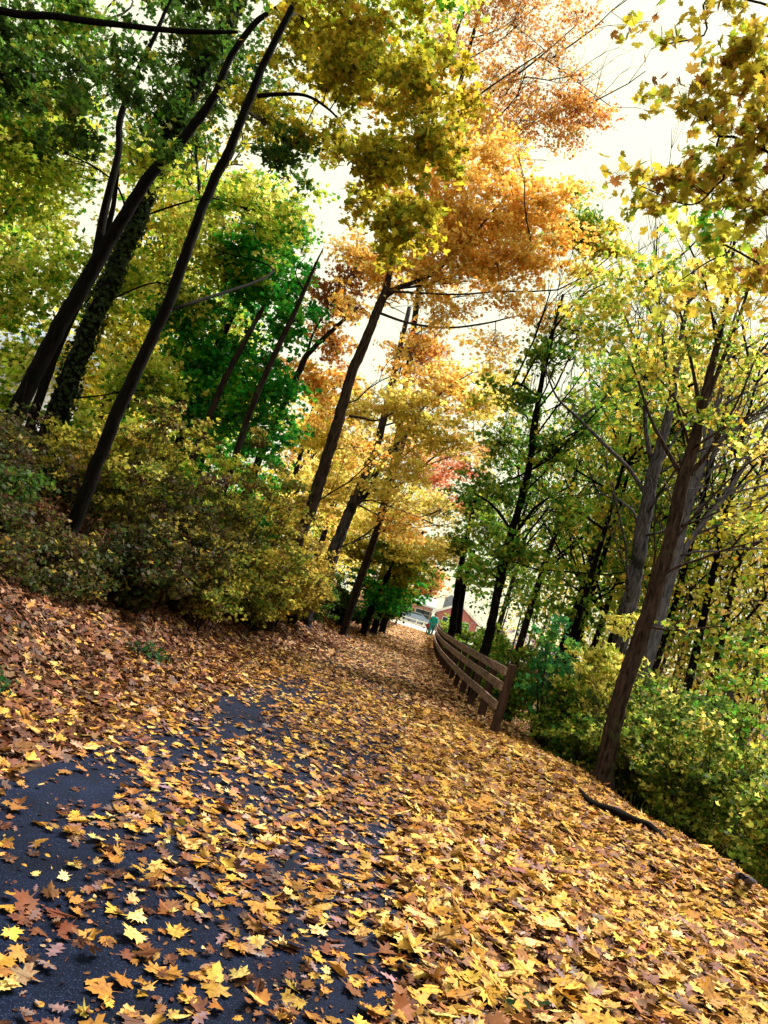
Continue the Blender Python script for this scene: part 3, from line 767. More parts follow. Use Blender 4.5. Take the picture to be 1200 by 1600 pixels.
make_tree('orange_maple_tree', 'tall leaning maple with glowing orange crown at the centre', 'tree', t, [
    BL(700, 330, 95, 19.0, ORANGE, 1.56), BL(800, 330, 75, 19.0, ORANGE, 1.45), BL(840, 400, 62, 18.7, ORANGE, 1.45), BL(760, 420, 75, 18.7, ORANGE, 1.34), BL(660, 420, 75, 19.0, ORANGE, 1.23),
    BL(770, 260, 70, 19.4, ORANGE, 1.23), BL(690, 490, 70, 18.7, ORANGE, 0.72, fz=0.45), BL(560, 400, 50, 19.5, ORANGE, 0.82), BL(850, 495, 60, 19, ORANGE, .7, fz=.45), BL(770, 540, 60, 19.3, ORANGE, .5, fz=.5), BL(600, 420, 55, 19.3, ORANGE, 1.00), BL(640, 560, 55, 19.1, ORANGE, 0.61), BL(890, 300, 40, 18.7, ORANGE, 0.78), BL(880, 370, 45, 18.5, ORANGE, 1.12), BL(730, 380, 90, 19.4, ORANGE, 1.00), BL(850, 320, 50, 18.7, ORANGE, 1.00),
    BL(560, 700, 45, 19.4, ORANGE, 0.67), BL(910, 425, 35, 18.6, GOLD, 1.6, fz=.5), BL(800, 470, 55, 18.3, ORANGE, 0.84, fz=.35), BL(545, 480, 40, 19.7, ORANGE, 0.67)],
    BARK_BROWN, [l1, l2, l3, l4, l5, l6], leaf=0.10, shape=STAR, bare=8, bareL=2.4, bdir=(.7, 0, .5))
make_tree('rust_maple_tree', 'rust red feathery crown rising above the orange maple', 'tree',
    foot(TP([(556, 925, 14), (600, 790, 14), (632, 620, 13), (655, 450, 12), (680, 300, 11), (706, 180, 10), (738, 60, 8), (770, -60, 5)], 27)),
    [BL(900, 170, 62, 26, RUST, 1.03), BL(830, 180, 65, 26, RUST, 0.63), BL(770, 120, 75, 26, RUST, 0.45), BL(800, 40, 80, 26, RUST, 0.45), BL(870, 90, 60, 26, RUST, 0.36), BL(880, 225, 45, 26, RUST, 0.71, fz=.4),
     BL(700, 60, 70, 26, RUST, 0.40), BL(900, 20, 50, 26, RUST, 0.36), BL(740, 200, 70, 26, ORANGE, 1.0), BL(820, -50, 90, 26, RUST, 0.45)],
    BARK_DARK, [TP([(700, 200, 6), (760, 150, 5), (830, 100, 4), (900, 40, 2)], 26), TP([(690, 260, 6), (760, 230, 5), (840, 190, 4), (930, 150, 2)], 27)], leaf=0.10, bare=20, bareL=3, bdir=(.8, 0, .7))
# --- golden trees at the middle
make_tree('golden_maple_tree', 'grey ridged trunk with gold foliage just behind the orange maple', 'tree',
    foot(TP([(480, 960, 27), (512, 885, 26), (530, 840, 24), (548, 795, 22), (565, 755, 19), (590, 690, 16), (612, 600, 13), (640, 480, 9)], 24.4)),
    [BL(640, 640, 75, 24.4, GOLD, 1.30), BL(560, 640, 60, 25.0, GOLD, 1.22), BL(700, 600, 70, 25.0, ORANGE, 1.08), BL(500, 680, 60, 25.6, GOLD, 1.58), BL(620, 740, 70, 23.8, GOLD, 1.08), BL(540, 760, 60, 25.0, GOLD, 1.44), BL(480, 790, 45, 25.6, GOLD, 1.58),
     BL(660, 560, 60, 25.6, RUST, 1.1), BL(700, 690, 70, 23.8, GOLD, 0.79), BL(620, 820, 60, 23.2, ORANGE, 0.72, fz=.5), BL(750, 630, 55, 24.4, GOLD, 1.08)],
    BARK_GREY, [TP([(548, 795, 11), (575, 770, 9), (600, 720, 7), (650, 660, 5)], 24.4), TP([(560, 765, 8), (620, 760, 5), (700, 700, 4), (780, 690, 2)], 24.4)], leaf=0.115, bare=14, bareL=3.2, bdir=(.7, 0, .6))
make_tree('golden_maple_tree', 'dark slanting trunk with layered gold leaves where the left verge narrows', 'tree',
    foot(TP([(538, 975, 19), (556, 925, 18), (572, 880, 17), (585, 845, 15), (610, 760, 12), (640, 660, 9)], 32.4)),
    [BL(640, 850, 65, 31.1, GOLD, 1.15, fz=.55), BL(590, 810, 60, 32.4, GOLD, 1.30), BL(690, 860, 55, 31.7, GOLD, 1.01, fz=.5), BL(560, 860, 40, 33.1, OLIVE, 1.8), BL(670, 790, 70, 32.4, GOLD, 1.08, fz=.5), BL(620, 900, 45, 32.4, OLIVE, 1.5)],
    BARK_DARK, [TP([(585, 850, 5), (630, 820, 4), (680, 800, 3), (750, 770, 2)], 32.4)], leaf=0.12)
make_tree('red_maple_tree', 'small tree with coral red sprays over the path opening', 'tree',
    foot(TP([(580, 955, 14), (600, 890, 13), (630, 800, 11), (660, 730, 8)], 36.5)),
    [BL(720, 730, 52, 35.1, REDP, 1.22, fz=.5), BL(680, 750, 45, 35.8, REDP, 1.01, fz=.5), BL(760, 705, 35, 35.1, REDP, 0.94, fz=.4), BL(700, 780, 35, 35.1, REDP, 0.72, fz=.5), BL(640, 700, 55, 36.5, ORANGE, 0.86), BL(740, 790, 40, 36.5, G_MID, 1.6)],
    BARK_DARK, leaf=0.12)
# dark green clump left of the opening: several stems
for i, (tl, blobs, lab) in enumerate([
    ([(575, 962, 13), (598, 915, 12), (625, 860, 9), (650, 790, 6)], [BL(590, 930, 42, 32, G_VIVID, 2.6), (BL(620, 860, 45, 32, G_MID, 2.0))], 'first dark green leafy tree past the slanting trunk with layered gold leaves'),
    ([(592, 960, 13), (615, 915, 12), (640, 865, 10), (662, 830, 6)], [BL(625, 925, 40, 36, G_VIVID, 2.4), (BL(660, 870, 40, 36, G_MID, 1.5))], 'middle dark stem among the green clump left of the path opening'),
    ([(604, 962, 13), (626, 920, 12), (650, 885, 9), (672, 865, 6)], [BL(655, 905, 26, 40, G_MID, 1.6), BL(605, 945, 28, 38, G_DARK, 2.6), BL(690, 880, 24, 40, G_DARK, .8)], 'last dark stem of the green clump, its twigs reaching over the path opening')]):
    make_tree('roadside_tree', lab, 'tree', foot(TP(tl, 32+4*i)), blobs, BARK_BLACK, leaf=0.15, shape=DIA)

# --- right side
make_tree('twin_stem_tree', 'dark twin stemmed trunk beside the bright gap at the path end', 'tree',
    foot(TP([(706, 985, 15), (711, 950, 14), (717, 905, 13), (727, 850, 10), (745, 770, 7)], 31)),
    [BL(745, 900, 28, 31, G_MID, 1.1), BL(725, 850, 35, 31, G_MID, 1.5), BL(760, 830, 40, 30, G_MID, 1.6), BL(740, 780, 40, 32, G_DARK, 1.5)],
    BARK_BLACK, [[(at(714, 990, 31.5), .17), (at(719, 950, 31.5), .14), (at(727, 905, 31.5), .12), (at(741, 860, 31.5), .07)]], leaf=0.14)
make_tree('slender_maple_tree', 'slender dark maple with green tiers behind the near end of the fence', 'tree',
    foot(TP([(762, 1000, 19), (770, 965, 18), (785, 890, 17), (800, 830, 15), (818, 770, 14), (833, 690, 13), (842, 620, 11), (858, 540, 8), (880, 460, 5)], 18.5)),
    [BL(800, 620, 52, 18.5, G_MID, 1.0), BL(850, 560, 52, 18.5, G_MID, 0.9), BL(770, 760, 55, 18.5, G_MID, 1.1), BL(860, 700, 60, 18.5, G_MID, 0.9), BL(800, 860, 60, 18, G_MID, 1.2, fz=.6), BL(760, 890, 45, 18.5, G_FRESH, 1.0),
     BL(870, 800, 55, 18.2, G_MID, 0.7), BL(780, 690, 50, 19, G_MID, 0.9), BL(905, 640, 50, 19, G_FRESH, 0.7), BL(900, 520, 60, 19, G_MID, .6), BL(780, 590, 50, 20, GOLD, .7), BL(960, 470, 55, 20, G_YEL, .6), BL(900, 345, 52, 21, G_MID, 2.0), BL(935, 380, 50, 21, OLIVE, 1.8)],
    BARK_BLACK, [TP([(800, 830, 6), (770, 790, 5), (740, 770, 3)], 18.5), TP([(800, 840, 6), (840, 790, 5), (890, 760, 3)], 18.5), TP([(842, 620, 5), (810, 600, 4), (790, 610, 2)], 18.5)], leaf=0.105, bare=16, bareL=2.8, bdir=(.3, 0, .9))
# big mossy grey tree
t = foot(TP([(958, 1060, 31), (968, 1015, 30), (982, 950, 30), (994, 890, 29), (1004, 830, 28), (1013, 775, 26), (1022, 735, 25), (1034, 690, 20), (1050, 620, 15), (1062, 540, 11), (1085, 420, 7)], 15.5))
make_tree('grey_tree', 'stout grey trunk with dark mossy side behind the leaning brown maple', 'tree', t,
    [BL(1040, 560, 60, 15.5, GOLD, 0.35), BL(960, 600, 60, 15.5, G_MID, 0.5)], BARK_GREY,
    [TP([(1012, 780, 9), (985, 735, 8), (950, 700, 7), (905, 655, 6), (870, 620, 4.5), (850, 570, 3)], 15.5), TP([(1022, 735, 12), (1010, 680, 9), (1005, 600, 7), (990, 520, 4)], 15.5)], leaf=0.1, bare=12, bareL=3, bdir=(.1, 0, .9))
make_tree('pale_tree', 'pale grey trunk leaning right, seen past the brown maple', 'tree',
    foot(TP([(1018, 1010, 24), (1035, 950, 23), (1052, 880, 22), (1066, 820, 21), (1080, 770, 19), (1098, 720, 16), (1120, 640, 12), (1150, 520, 8)], 19)), [BL(1120, 600, 60, 19, GOLD, .4)], BARK_PALE,
    [TP([(1050, 900, 13), (1075, 850, 12), (1105, 810, 11), (1140, 765, 9), (1185, 690, 7), (1230, 600, 4)], 19), TP([(1080, 770, 8), (1100, 700, 6), (1095, 600, 4)], 19)], leaf=0.1, bare=14, bareL=3.4, bdir=(.3, 0, .9))
# brown maple in front
t = [(np.array([3.30, 12.4, -0.25]), 0.26)]+TP([(945, 1205, 38), (952, 1165, 33), (966, 1105, 32), (985, 1040, 32), (1008, 975, 31), (1030, 905, 30), (1046, 850, 28), (1058, 795, 27), (1068, 745, 27), (1082, 700, 24), (1095, 650, 20), (1108, 590, 16), (1125, 520, 12), (1140, 440, 8), (1150, 350, 5)], 12.2)
t[0] = (np.array([t[1][0][0], 12.2, hg(t[1][0][0], 12.2)-0.25]), 0.25)
lm = [TP([(1072, 742, 11), (1095, 722, 9), (1112, 700, 7), (1135, 660, 5), (1165, 600, 3.5), (1195, 520, 2)], 12.2),
      TP([(1060, 735, 9), (1040, 700, 8), (1015, 650, 6), (995, 590, 4.5), (975, 540, 3)], 12.2),
      TP([(1032, 900, 6), (1060, 885, 6), (1090, 875, 5), (1130, 860, 4.5), (1170, 850, 4), (1215, 842, 3)], 12.1),
      TP([(1008, 978, 5), (1050, 985, 4), (1090, 982, 3), (1130, 978, 2)], 12.1),
      TP([(1095, 655, 10), (1085, 590, 7), (1070, 520, 5), (1050, 430, 3)], 12.2), TP([(1098, 640, 10), (1130, 560, 8), (1160, 480, 6), (1190, 380, 4)], 12.2),
      TP([(1080, 705, 6), (1060, 640, 5), (1040, 570, 3.5), (1030, 480, 2)], 12.3), TP([(1050, 850, 5), (1090, 800, 4.5), (1150, 740, 3.5), (1205, 700, 2.5)], 12.1),
      TP([(1082, 700, 6), (1130, 670, 5), (1170, 650, 4), (1220, 640, 3)], 12.0)]
make_tree('brown_maple_tree', 'leaning brown maple standing on the leafy edge of the slope', 'tree', t, [
    BL(1010, 590, 75, 12.2, BMAP, 0.38), BL(1120, 660, 70, 11.9, BMAP, 0.46, fz=.4), BL(1090, 520, 80, 12.2, BMAP, 0.41), BL(960, 530, 70, 12.2, BMAP, 0.46), BL(1150, 420, 90, 12.2, BMAP, 0.41), BL(1000, 430, 80, 12.4, BMAP, 0.51),
    BL(930, 470, 55, 12.3, BMAP, 0.56), BL(1170, 560, 60, 12, BMAP, 0.41), BL(1160, 820, 50, 12, BMAP, 0.41, fz=.5), BL(1060, 980, 45, 12, BMAP, 0.20, fz=.3), BL(1190, 700, 50, 12, GOLD, 0.42, fz=.5)],
    BARK_BROWN, lm, leaf=0.085, shape=MAPLE_S, rough=0.04, bare=9, bareL=2.0, bdir=(0, 0, .9))
# maple just out of the picture on the right, branches hanging in
t = [(np.array([5.6, 6.2, hg(5.6, 6.2)-.3]), .22), (np.array([5.6, 6.2, 1.0]), .19), (np.array([5.75, 6.1, 4.0]), .15), (np.array([5.7, 6.2, 7]), .10), (np.array([5.6, 6.3, 9.5]), .05)]
p_ = np.array([5.72, 6.15, 4.6])
def LM(lst, Y, a, ra): return [(a, ra)]+TP(lst, Y)
make_tree('yellow_maple_tree', 'near maple reaching in from the right edge with large olive yellow leaves', 'tree', t, [
    BL(1150, 100, 86, 5.8, OLIVE_B, 0.93), BL(1190, 200, 84, 5.8, OLIVE_B, 0.99), BL(1090, 160, 57, 5.8, OLIVE_B, 0.56), BL(1130, 270, 72, 5.9, OLIVE_B, 0.81), BL(1060, 280, 60, 6, OLIVE_B, 0.62), BL(960, 270, 50, 6, OLIVE_B, 0.34, fz=.35),
    BL(1190, 320, 78, 5.9, OLIVE_B, 0.68), BL(1100, 360, 72, 6.2, G_YEL, 0.62), BL(1180, 430, 72, 6.2, OLIVE_B, 0.50), BL(1010, 330, 50, 6.2, OLIVE_B, 0.43), BL(1020, 150, 48, 6, OLIVE_B, 0.22), BL(1140, 10, 60, 5.9, OLIVE_B, 0.31), BL(1050, 60, 48, 5.9, OLIVE_B, 0.19),
    BL(980, 50, 54, 6.5, OLIVE_B, 0.15), BL(1080, 450, 66, 6.6, Y_LIT, 0.50)],
    BARK_DARK, [LM([(1190, 5, 5), (1100, 55, 4), (1045, 68, 2.5)], 5.9, np.array([5.7, 6.2, 6.6]), .05),
                LM([(1195, 235, 6), (1130, 280, 5), (1080, 320, 3.5), (1000, 290, 2)], 5.9, p_, .06),
                LM([(1200, 420, 5), (1130, 400, 4), (1060, 440, 2)], 6.3, np.array([5.72, 6.15, 3.8]), .05)],
    leaf=0.084, shape=MAPLE_B, leafup=0.2, curl=0.2)

# ================================================================ BACKGROUND WOODS
def wood_tree(name, label, x, y, h, r, pals, lai, bark, group, leaf=0.17, crown=(0.35, 1.0), lean=0.05, cr=None, bare=2, trunk_seen=True):
    z0 = hg(x, y)-0.1
    lx = rng.normal(0, lean); ly = rng.normal(0, lean)
    root = empty(name, (x, y, z0)); tag(root, label, 'tree', group)
    mb = MB()
    pts = [np.array([x+lx*h*t+0.12*math.sin(t*5+x), y+ly*h*t, z0+h*t*0.95]) for t in np.linspace(0, 1, 7)]
    mb.tube(pts, list(np.array([1.25, 1, .85, .7, .52, .34, .12])*r), 9, 0.05)
    cr = cr or h*0.2
    if bare:
        for i in range(7 if bare > 1 else 4):
            k = rng.integers(2, 6); a = rng.random()*6.28
            d = np.array([math.cos(a)*0.7, math.sin(a)*0.7, 0.75])
            bare_branch(mb, pts[k]*(1-.5)+pts[k+1 if k < 6 else k]*.5, d/np.linalg.norm(d), h*0.24, r*0.4, bare)
    mb.build('trunk', bark, root, smooth=True)
    if lai > 0:
        gr = []
        nb = 6
        for i in range(nb):
            t = crown[0]+(crown[1]-crown[0])*(i+0.5)/nb
            a = rng.random()*6.28
            off = cr*0.55*(1-0.3*t)
            c = np.array([x+lx*h*t+math.cos(a)*off, y+ly*h*t+math.sin(a)*off, z0+h*t])
            rr = cr*(0.75 if i < nb-1 else 0.55)*(0.8+0.4*rng.random())
            n = int(min(0.8*lai*math.pi*rr*rr*0.8/(0.22*leaf*leaf), 9000))
            P, *_ = blob_points(c, (rr, rr, rr*0.8), n, 30)
            P = P[inframe(P, 200)]; m_ = len(P)
            if m_ == 0: continue
            pal = pals[i % len(pals)]
            gr.append(leaf_arrays(P, leaf*(0.7+0.6*rng.random(m_)), rng.standard_normal((m_, 3))+[0, 0, .8], pal_pick(pal, m_, .2), KITE if leaf > .15 else DIA))
            LCOUNT[0] += m_
        if gr: build_leaves('crown', gr, LEAF, root)
    return root
# left woods on the plateau
for i, (x, y, h, pals, w) in enumerate([
    (-9, 19, 12, [G_YEL, OLIVE], 'yellow green tree just behind the ivy clad trunk'), (-12.5, 17, 13, [G_YEL, G_MID], 'broad yellow green tree at the left edge behind the forked trunk'),
    (-8.5, 25, 11.5, [G_VIVID, G_YEL], 'second row green tree behind the vivid green maple'), (-13, 25, 15, [OLIVE, G_YEL], 'olive crowned tree deep in the left woods'),
    (-17, 23, 15, [G_YEL], 'pale yellow green tree far behind the left edge'), (-7, 31, 9.5, [GOLD, OLIVE], 'gold and olive tree filling the gap behind the dead snag'),
    (-12, 34, 12, [GOLD, G_YEL], 'gold topped tree far up the left bank'), (-6.2, 38, 10, [GOLD, ORANGE], 'gold and orange tree far along the left verge'),
    (-19, 36, 17, [OLIVE, G_DARK], 'dark olive tree at the back of the left woods'), (-6.5, 47, 12, [OLIVE, G_MID], 'dull green tree near the far end of the left verge'),
    (-10, 45, 11, [GOLD, ORANGE], 'tall orange gold tree beyond the left bank'), (-5.6, 56, 10, [G_DARK, OLIVE], 'dark green tree closing the left verge at the road')]):
    wood_tree('woodland_tree', w, x, y, h*.85, 0.17, pals, 0.95, BARK_DARK, 'trees of the left woods', leaf=0.16 if y < 30 else 0.2, crown=(0.22, 1), bare=1)
# right woods below the slope
right = [(4.2, 22, 10, 0.10, [G_MID], 1.0, BARK_BLACK, 'dark trunked green tree low behind the fence rails'), (3.4, 27, 11, 0.13, [G_MID, G_FRESH], 1.1, BARK_DARK, 'leafy green tree behind the middle of the fence'),
    (2.9, 34, 11, 0.13, [G_MID, G_DARK], 1.2, BARK_DARK, 'green tree behind the far half of the fence'), (5.4, 30, 13, .14, [G_MID, OLIVE], 1.0, BARK_DARK, 'olive green tree standing second behind the fence'),
    (4.0, 42, 12, .15, [G_DARK, G_MID], 1.2, BARK_DARK, 'dark green tree far behind the fence'), (7.0, 38, 15, .16, [OLIVE, G_MID], .9, BARK_DARK, 'tall olive tree deep behind the fence'),
    (5.9, 21, 12, .10, [G_MID, Y_LIT], .6, BARK_BLACK, 'thin black trunked tree with few yellow leaves left of the grey trunk'), (6.6, 20, 12, .12, [OLIVE], .45, BARK_BLACK, 'black slanting trunk just left of the stout grey one'),
    (7.6, 26, 13, .12, [OLIVE, G_MID], .7, BARK_BLACK, 'thin dark trunk mid way back in the right woods'), (8.6, 23, 13, .13, [GOLD], .3, BARK_DARK, 'sparse gold leaved tree behind the stout grey trunk'),
    (10.2, 26, 14, .13, [GOLD], .35, BARK_PALE, 'pale trunked tree with scattered gold leaves right of centre'), (12.5, 24, 12, .12, [GOLD, ORANGE], .25, BARK_GREY, 'grey trunk with orange gold leaves near the right edge'),
    (9.5, 34, 15, .15, [OLIVE], .6, BARK_DARK, 'tall thinly leaved olive tree in the right background'), (13.5, 33, 14, .14, [GOLD, OLIVE], .5, BARK_DARK, 'mixed gold and olive tree in the right background'),
    (16.5, 30, 13, .14, [GOLD], .2, BARK_PALE, 'pale gold tree close to the right edge'), (18.0, 38, 13, .15, [ORANGE, GOLD], .2, BARK_DARK, 'orange tinged tree furthest right in the woods')]
for x, y, h, r, pals, lai, bk, w in right:
    wood_tree('woodland_tree', w, x, y, h+2, r, pals, lai*0.36, bk, 'trees of the right woods', leaf=0.13 if y < 25 else 0.17, crown=(0.3, 1), lean=0.03, bare=2)
for i, (px, y, r_) in enumerate([(905, 20, .10), (925, 24, .11), (950, 22, .12), (965, 27, .13), (880, 26, .11), (1075, 30, .12), (1120, 26, .10), (1165, 32, .12), (1190, 27, .1)]):
    q = at(px, 1000, y)
    wood_tree('woodland_tree', ['black pole like trunk first left of the stout grey tree', 'black pole like trunk second left of the stout grey tree', 'thicker black trunk touching the stout grey tree on its left', 'dark trunk far behind the stout grey tree', 'narrow black trunk above the bright yellow sapling',
      'dark trunk just right of the brown maple in the distance', 'thin dark trunk in the purple distance right of the brown maple', 'distant dark trunk second from the right edge', 'distant dark trunk at the right edge'][i], q[0], y, 11+i % 3, r_, [G_MID, OLIVE], .18, BARK_BLACK if i < 5 else BARK_DARK, 'trees of the right woods', leaf=.13, crown=(.5, 1), lean=.03, bare=2)
# bare grey saplings, several hardly told apart
for i in range(48):
    y = rng.uniform(19, 50); x = 4.5+rng.random()*0.42*y+ (2 if y < 22 else 0)
    wood_tree('bare_sapling', ['thin grey leafless tree among the right woods below the slope', 'thin grey tree with a few last yellow leaves among the right woods'][i % 2], x, y, rng.uniform(8, 13), rng.uniform(.05, .09), [Y_LIT], 0.10 if i % 2 else 0, BARK_TWIG, 'bare saplings in the right woods', leaf=.12, lean=.06, bare=2)
# far woods, one mass each side: foliage over leaning stems, beyond the nearer trees
gr = []
PURP = [((0.20, 0.15, 0.20), 4), ((0.30, 0.24, 0.28), 2), ((0.12, 0.09, 0.12), 3)]
for (x0, x1, y0, y1, zt, n, pals) in ((-70, -9, 62, 80, 11, 20000, [OLIVE, GOLD, G_MID]), (-45, -20, 42, 60, 8, 10000, [G_YEL, OLIVE]), (8, 40, 56, 72, 4.0, 8000, [PURP, OLIVE, PURP, BROWN]), (35, 80, 50, 70, 3.6, 8000, [PURP, BROWN])):
    cx = rng.uniform(x0, x1, 70); cy_ = rng.uniform(y0, y1, 70); cz = hgt(cx, cy_)+zt*rng.random(70)**0.8*0.95
    k = rng.integers(0, 70, n); g3 = rng.standard_normal((n, 3))*[2.0, 1.6, 1.3]
    P = np.stack([cx, cy_, cz], 1)[k]+g3
    pk = np.array([hash(int(q)) % len(pals) for q in k])
    cols = np.vstack([pal_pick(pals[j], n, .2)[None] for j in range(len(pals))])[pk, np.arange(n)]
    gr.append(leaf_arrays(P, .45*(0.6+.6*rng.random(n)), rng.standard_normal((n, 3)), cols, KITE)); LCOUNT[0] += n
tag(build_leaves('far_woods', gr, LEAF), 'distant mixed autumn woods on both sides beyond the nearer trees', 'woods', kind='stuff')

# ================================================================ SHRUBS
def shrub(name, label, x, y, h, r, pal, n, leaf=0.08, shape=STAR, bark=BARK_DARK, group=None, stems=9, low=0.12, lean=(0, 0)):
    z0 = hg(x, y)
    root = empty(name, (x, y, z0)); tag(root, label, 'bush', group)
    mb = MB(); P = []; K = []
    for i in range(stems):
        a = rng.random()*6.28; q = rng.random()**.6
        tip = np.array([x+math.cos(a)*r*q+lean[0]*h, y+math.sin(a)*r*q+lean[1]*h, z0+h*(1.0-0.35*q*q)*rng.uniform(.45, 1.25)])
        b = np.array([x+math.cos(a)*0.15*r, y+math.sin(a)*0.15*r, z0-0.05])
        m1 = b*0.55+tip*0.45+[0, 0, h*0.12]+rng.normal(0, .06*h, 3)
        sp, sr_ = catmull([b, m1, tip], [0.012+.006*h, .010, .003], 7)
        mb.tube(sp, sr_, 5)
        for j in range(12):
            k = rng.integers(int(len(sp)*low)+2, len(sp)); s0 = sp[k]
            d = rng.normal(0, 1, 3); d[2] = abs(d[2])*.35; d /= np.linalg.norm(d)
            L = rng.uniform(.2, .75)*r*.8
            e = s0+d*L+[0, 0, -0.05*L]
            mb.tube([s0, (s0+e)/2+rng.normal(0, .02, 3), e], [.005, .004, .002], 3)
            m_ = max(2, int(n/(stems*12)))
            t = rng.random(m_)**.7*1.15
            P.append(s0+(e-s0)*t[:, None]+rng.normal(0, 1, (m_, 3))*[.08, .08, .045]); K.append(np.full(m_, len(K)))
    for i in range(stems if h > .5 else 0):
        a = rng.random()*6.28; q = rng.random()*r
        bare_branch(mb, np.array([x+math.cos(a)*q*.5, y+math.sin(a)*q*.5, z0]), np.array([math.cos(a)*.35, math.sin(a)*.35, .9]), h*rng.uniform(.6, 1.0), .009, 1, .5)
    mb.build('stems', bark, root, smooth=True)
    P = np.vstack(P); K = np.concatenate(K); kp = inframe(P, 220) & (P[:, 2] > hgt(P[:, 0], P[:, 1])+0.03); P = P[kp]; K = K[kp]
    if len(P):
        m_ = len(P)
        build_leaves('foliage', [leaf_arrays(P, leaf*(0.6+0.7*rng.random(m_)), rng.standard_normal((m_, 3))*.8+[0, 0, .9], pal_pick(pal, m_, .2, K), shape)], LEAF, root)
        LCOUNT[0] += m_
    return root
GL = 'bushes along the left bank'
for a in [
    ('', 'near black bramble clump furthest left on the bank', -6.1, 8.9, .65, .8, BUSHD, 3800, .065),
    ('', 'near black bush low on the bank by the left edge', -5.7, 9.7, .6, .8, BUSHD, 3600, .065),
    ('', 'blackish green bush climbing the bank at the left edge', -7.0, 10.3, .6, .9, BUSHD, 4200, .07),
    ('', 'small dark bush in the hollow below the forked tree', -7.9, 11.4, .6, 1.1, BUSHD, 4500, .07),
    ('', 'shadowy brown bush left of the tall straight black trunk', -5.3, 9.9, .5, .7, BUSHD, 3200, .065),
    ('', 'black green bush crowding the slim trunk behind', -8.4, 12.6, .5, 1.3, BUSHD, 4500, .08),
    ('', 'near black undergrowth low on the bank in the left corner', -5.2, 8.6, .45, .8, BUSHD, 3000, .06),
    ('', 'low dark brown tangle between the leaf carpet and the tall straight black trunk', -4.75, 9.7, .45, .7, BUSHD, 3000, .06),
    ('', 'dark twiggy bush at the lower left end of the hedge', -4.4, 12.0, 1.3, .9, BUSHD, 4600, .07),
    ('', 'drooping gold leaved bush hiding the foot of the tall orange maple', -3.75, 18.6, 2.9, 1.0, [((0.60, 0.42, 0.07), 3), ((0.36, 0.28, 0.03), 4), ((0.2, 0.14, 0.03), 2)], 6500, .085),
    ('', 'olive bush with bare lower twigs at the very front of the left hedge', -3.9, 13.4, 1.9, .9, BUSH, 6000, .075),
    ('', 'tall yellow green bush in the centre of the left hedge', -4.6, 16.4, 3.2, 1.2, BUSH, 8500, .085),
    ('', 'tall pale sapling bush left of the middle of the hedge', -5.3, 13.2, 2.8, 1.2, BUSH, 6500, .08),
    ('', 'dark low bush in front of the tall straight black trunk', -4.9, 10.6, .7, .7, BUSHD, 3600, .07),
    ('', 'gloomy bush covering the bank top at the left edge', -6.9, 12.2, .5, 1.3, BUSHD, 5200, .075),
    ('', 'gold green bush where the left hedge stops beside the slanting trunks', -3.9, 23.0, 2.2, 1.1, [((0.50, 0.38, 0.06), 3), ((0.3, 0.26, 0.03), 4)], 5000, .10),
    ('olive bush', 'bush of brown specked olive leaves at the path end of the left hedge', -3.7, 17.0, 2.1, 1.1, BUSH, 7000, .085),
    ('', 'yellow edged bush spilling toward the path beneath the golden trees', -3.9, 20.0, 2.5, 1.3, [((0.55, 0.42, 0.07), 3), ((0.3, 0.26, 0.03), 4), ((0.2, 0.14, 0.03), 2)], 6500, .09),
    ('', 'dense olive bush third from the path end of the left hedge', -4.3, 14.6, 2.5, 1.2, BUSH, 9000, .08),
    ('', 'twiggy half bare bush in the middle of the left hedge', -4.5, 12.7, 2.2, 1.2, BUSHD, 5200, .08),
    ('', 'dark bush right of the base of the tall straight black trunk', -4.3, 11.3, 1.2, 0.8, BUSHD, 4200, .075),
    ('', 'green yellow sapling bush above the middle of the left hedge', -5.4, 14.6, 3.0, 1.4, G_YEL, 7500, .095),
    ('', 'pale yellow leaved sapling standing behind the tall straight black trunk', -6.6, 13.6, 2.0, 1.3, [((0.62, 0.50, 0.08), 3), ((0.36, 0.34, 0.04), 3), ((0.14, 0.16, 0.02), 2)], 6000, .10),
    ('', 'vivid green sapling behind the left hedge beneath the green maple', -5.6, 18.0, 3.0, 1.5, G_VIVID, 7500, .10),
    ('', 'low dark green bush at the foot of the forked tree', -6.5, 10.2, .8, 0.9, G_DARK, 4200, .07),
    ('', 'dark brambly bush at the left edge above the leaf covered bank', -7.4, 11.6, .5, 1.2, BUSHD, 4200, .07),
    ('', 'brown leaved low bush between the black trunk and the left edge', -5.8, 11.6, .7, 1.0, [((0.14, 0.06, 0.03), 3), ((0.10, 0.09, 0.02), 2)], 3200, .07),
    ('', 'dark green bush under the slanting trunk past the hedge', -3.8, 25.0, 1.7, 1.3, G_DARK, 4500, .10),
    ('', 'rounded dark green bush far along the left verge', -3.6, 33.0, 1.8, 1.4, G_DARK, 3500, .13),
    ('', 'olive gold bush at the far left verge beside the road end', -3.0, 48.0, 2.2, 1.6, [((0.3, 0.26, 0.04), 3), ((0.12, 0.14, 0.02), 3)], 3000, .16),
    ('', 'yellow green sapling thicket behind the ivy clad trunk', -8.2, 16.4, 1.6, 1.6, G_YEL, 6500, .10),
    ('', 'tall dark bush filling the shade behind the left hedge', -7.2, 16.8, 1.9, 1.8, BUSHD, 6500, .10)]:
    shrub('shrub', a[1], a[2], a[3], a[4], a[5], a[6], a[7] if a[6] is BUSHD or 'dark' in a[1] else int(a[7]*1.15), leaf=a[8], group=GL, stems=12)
GRR = 'bushes on the right slope'
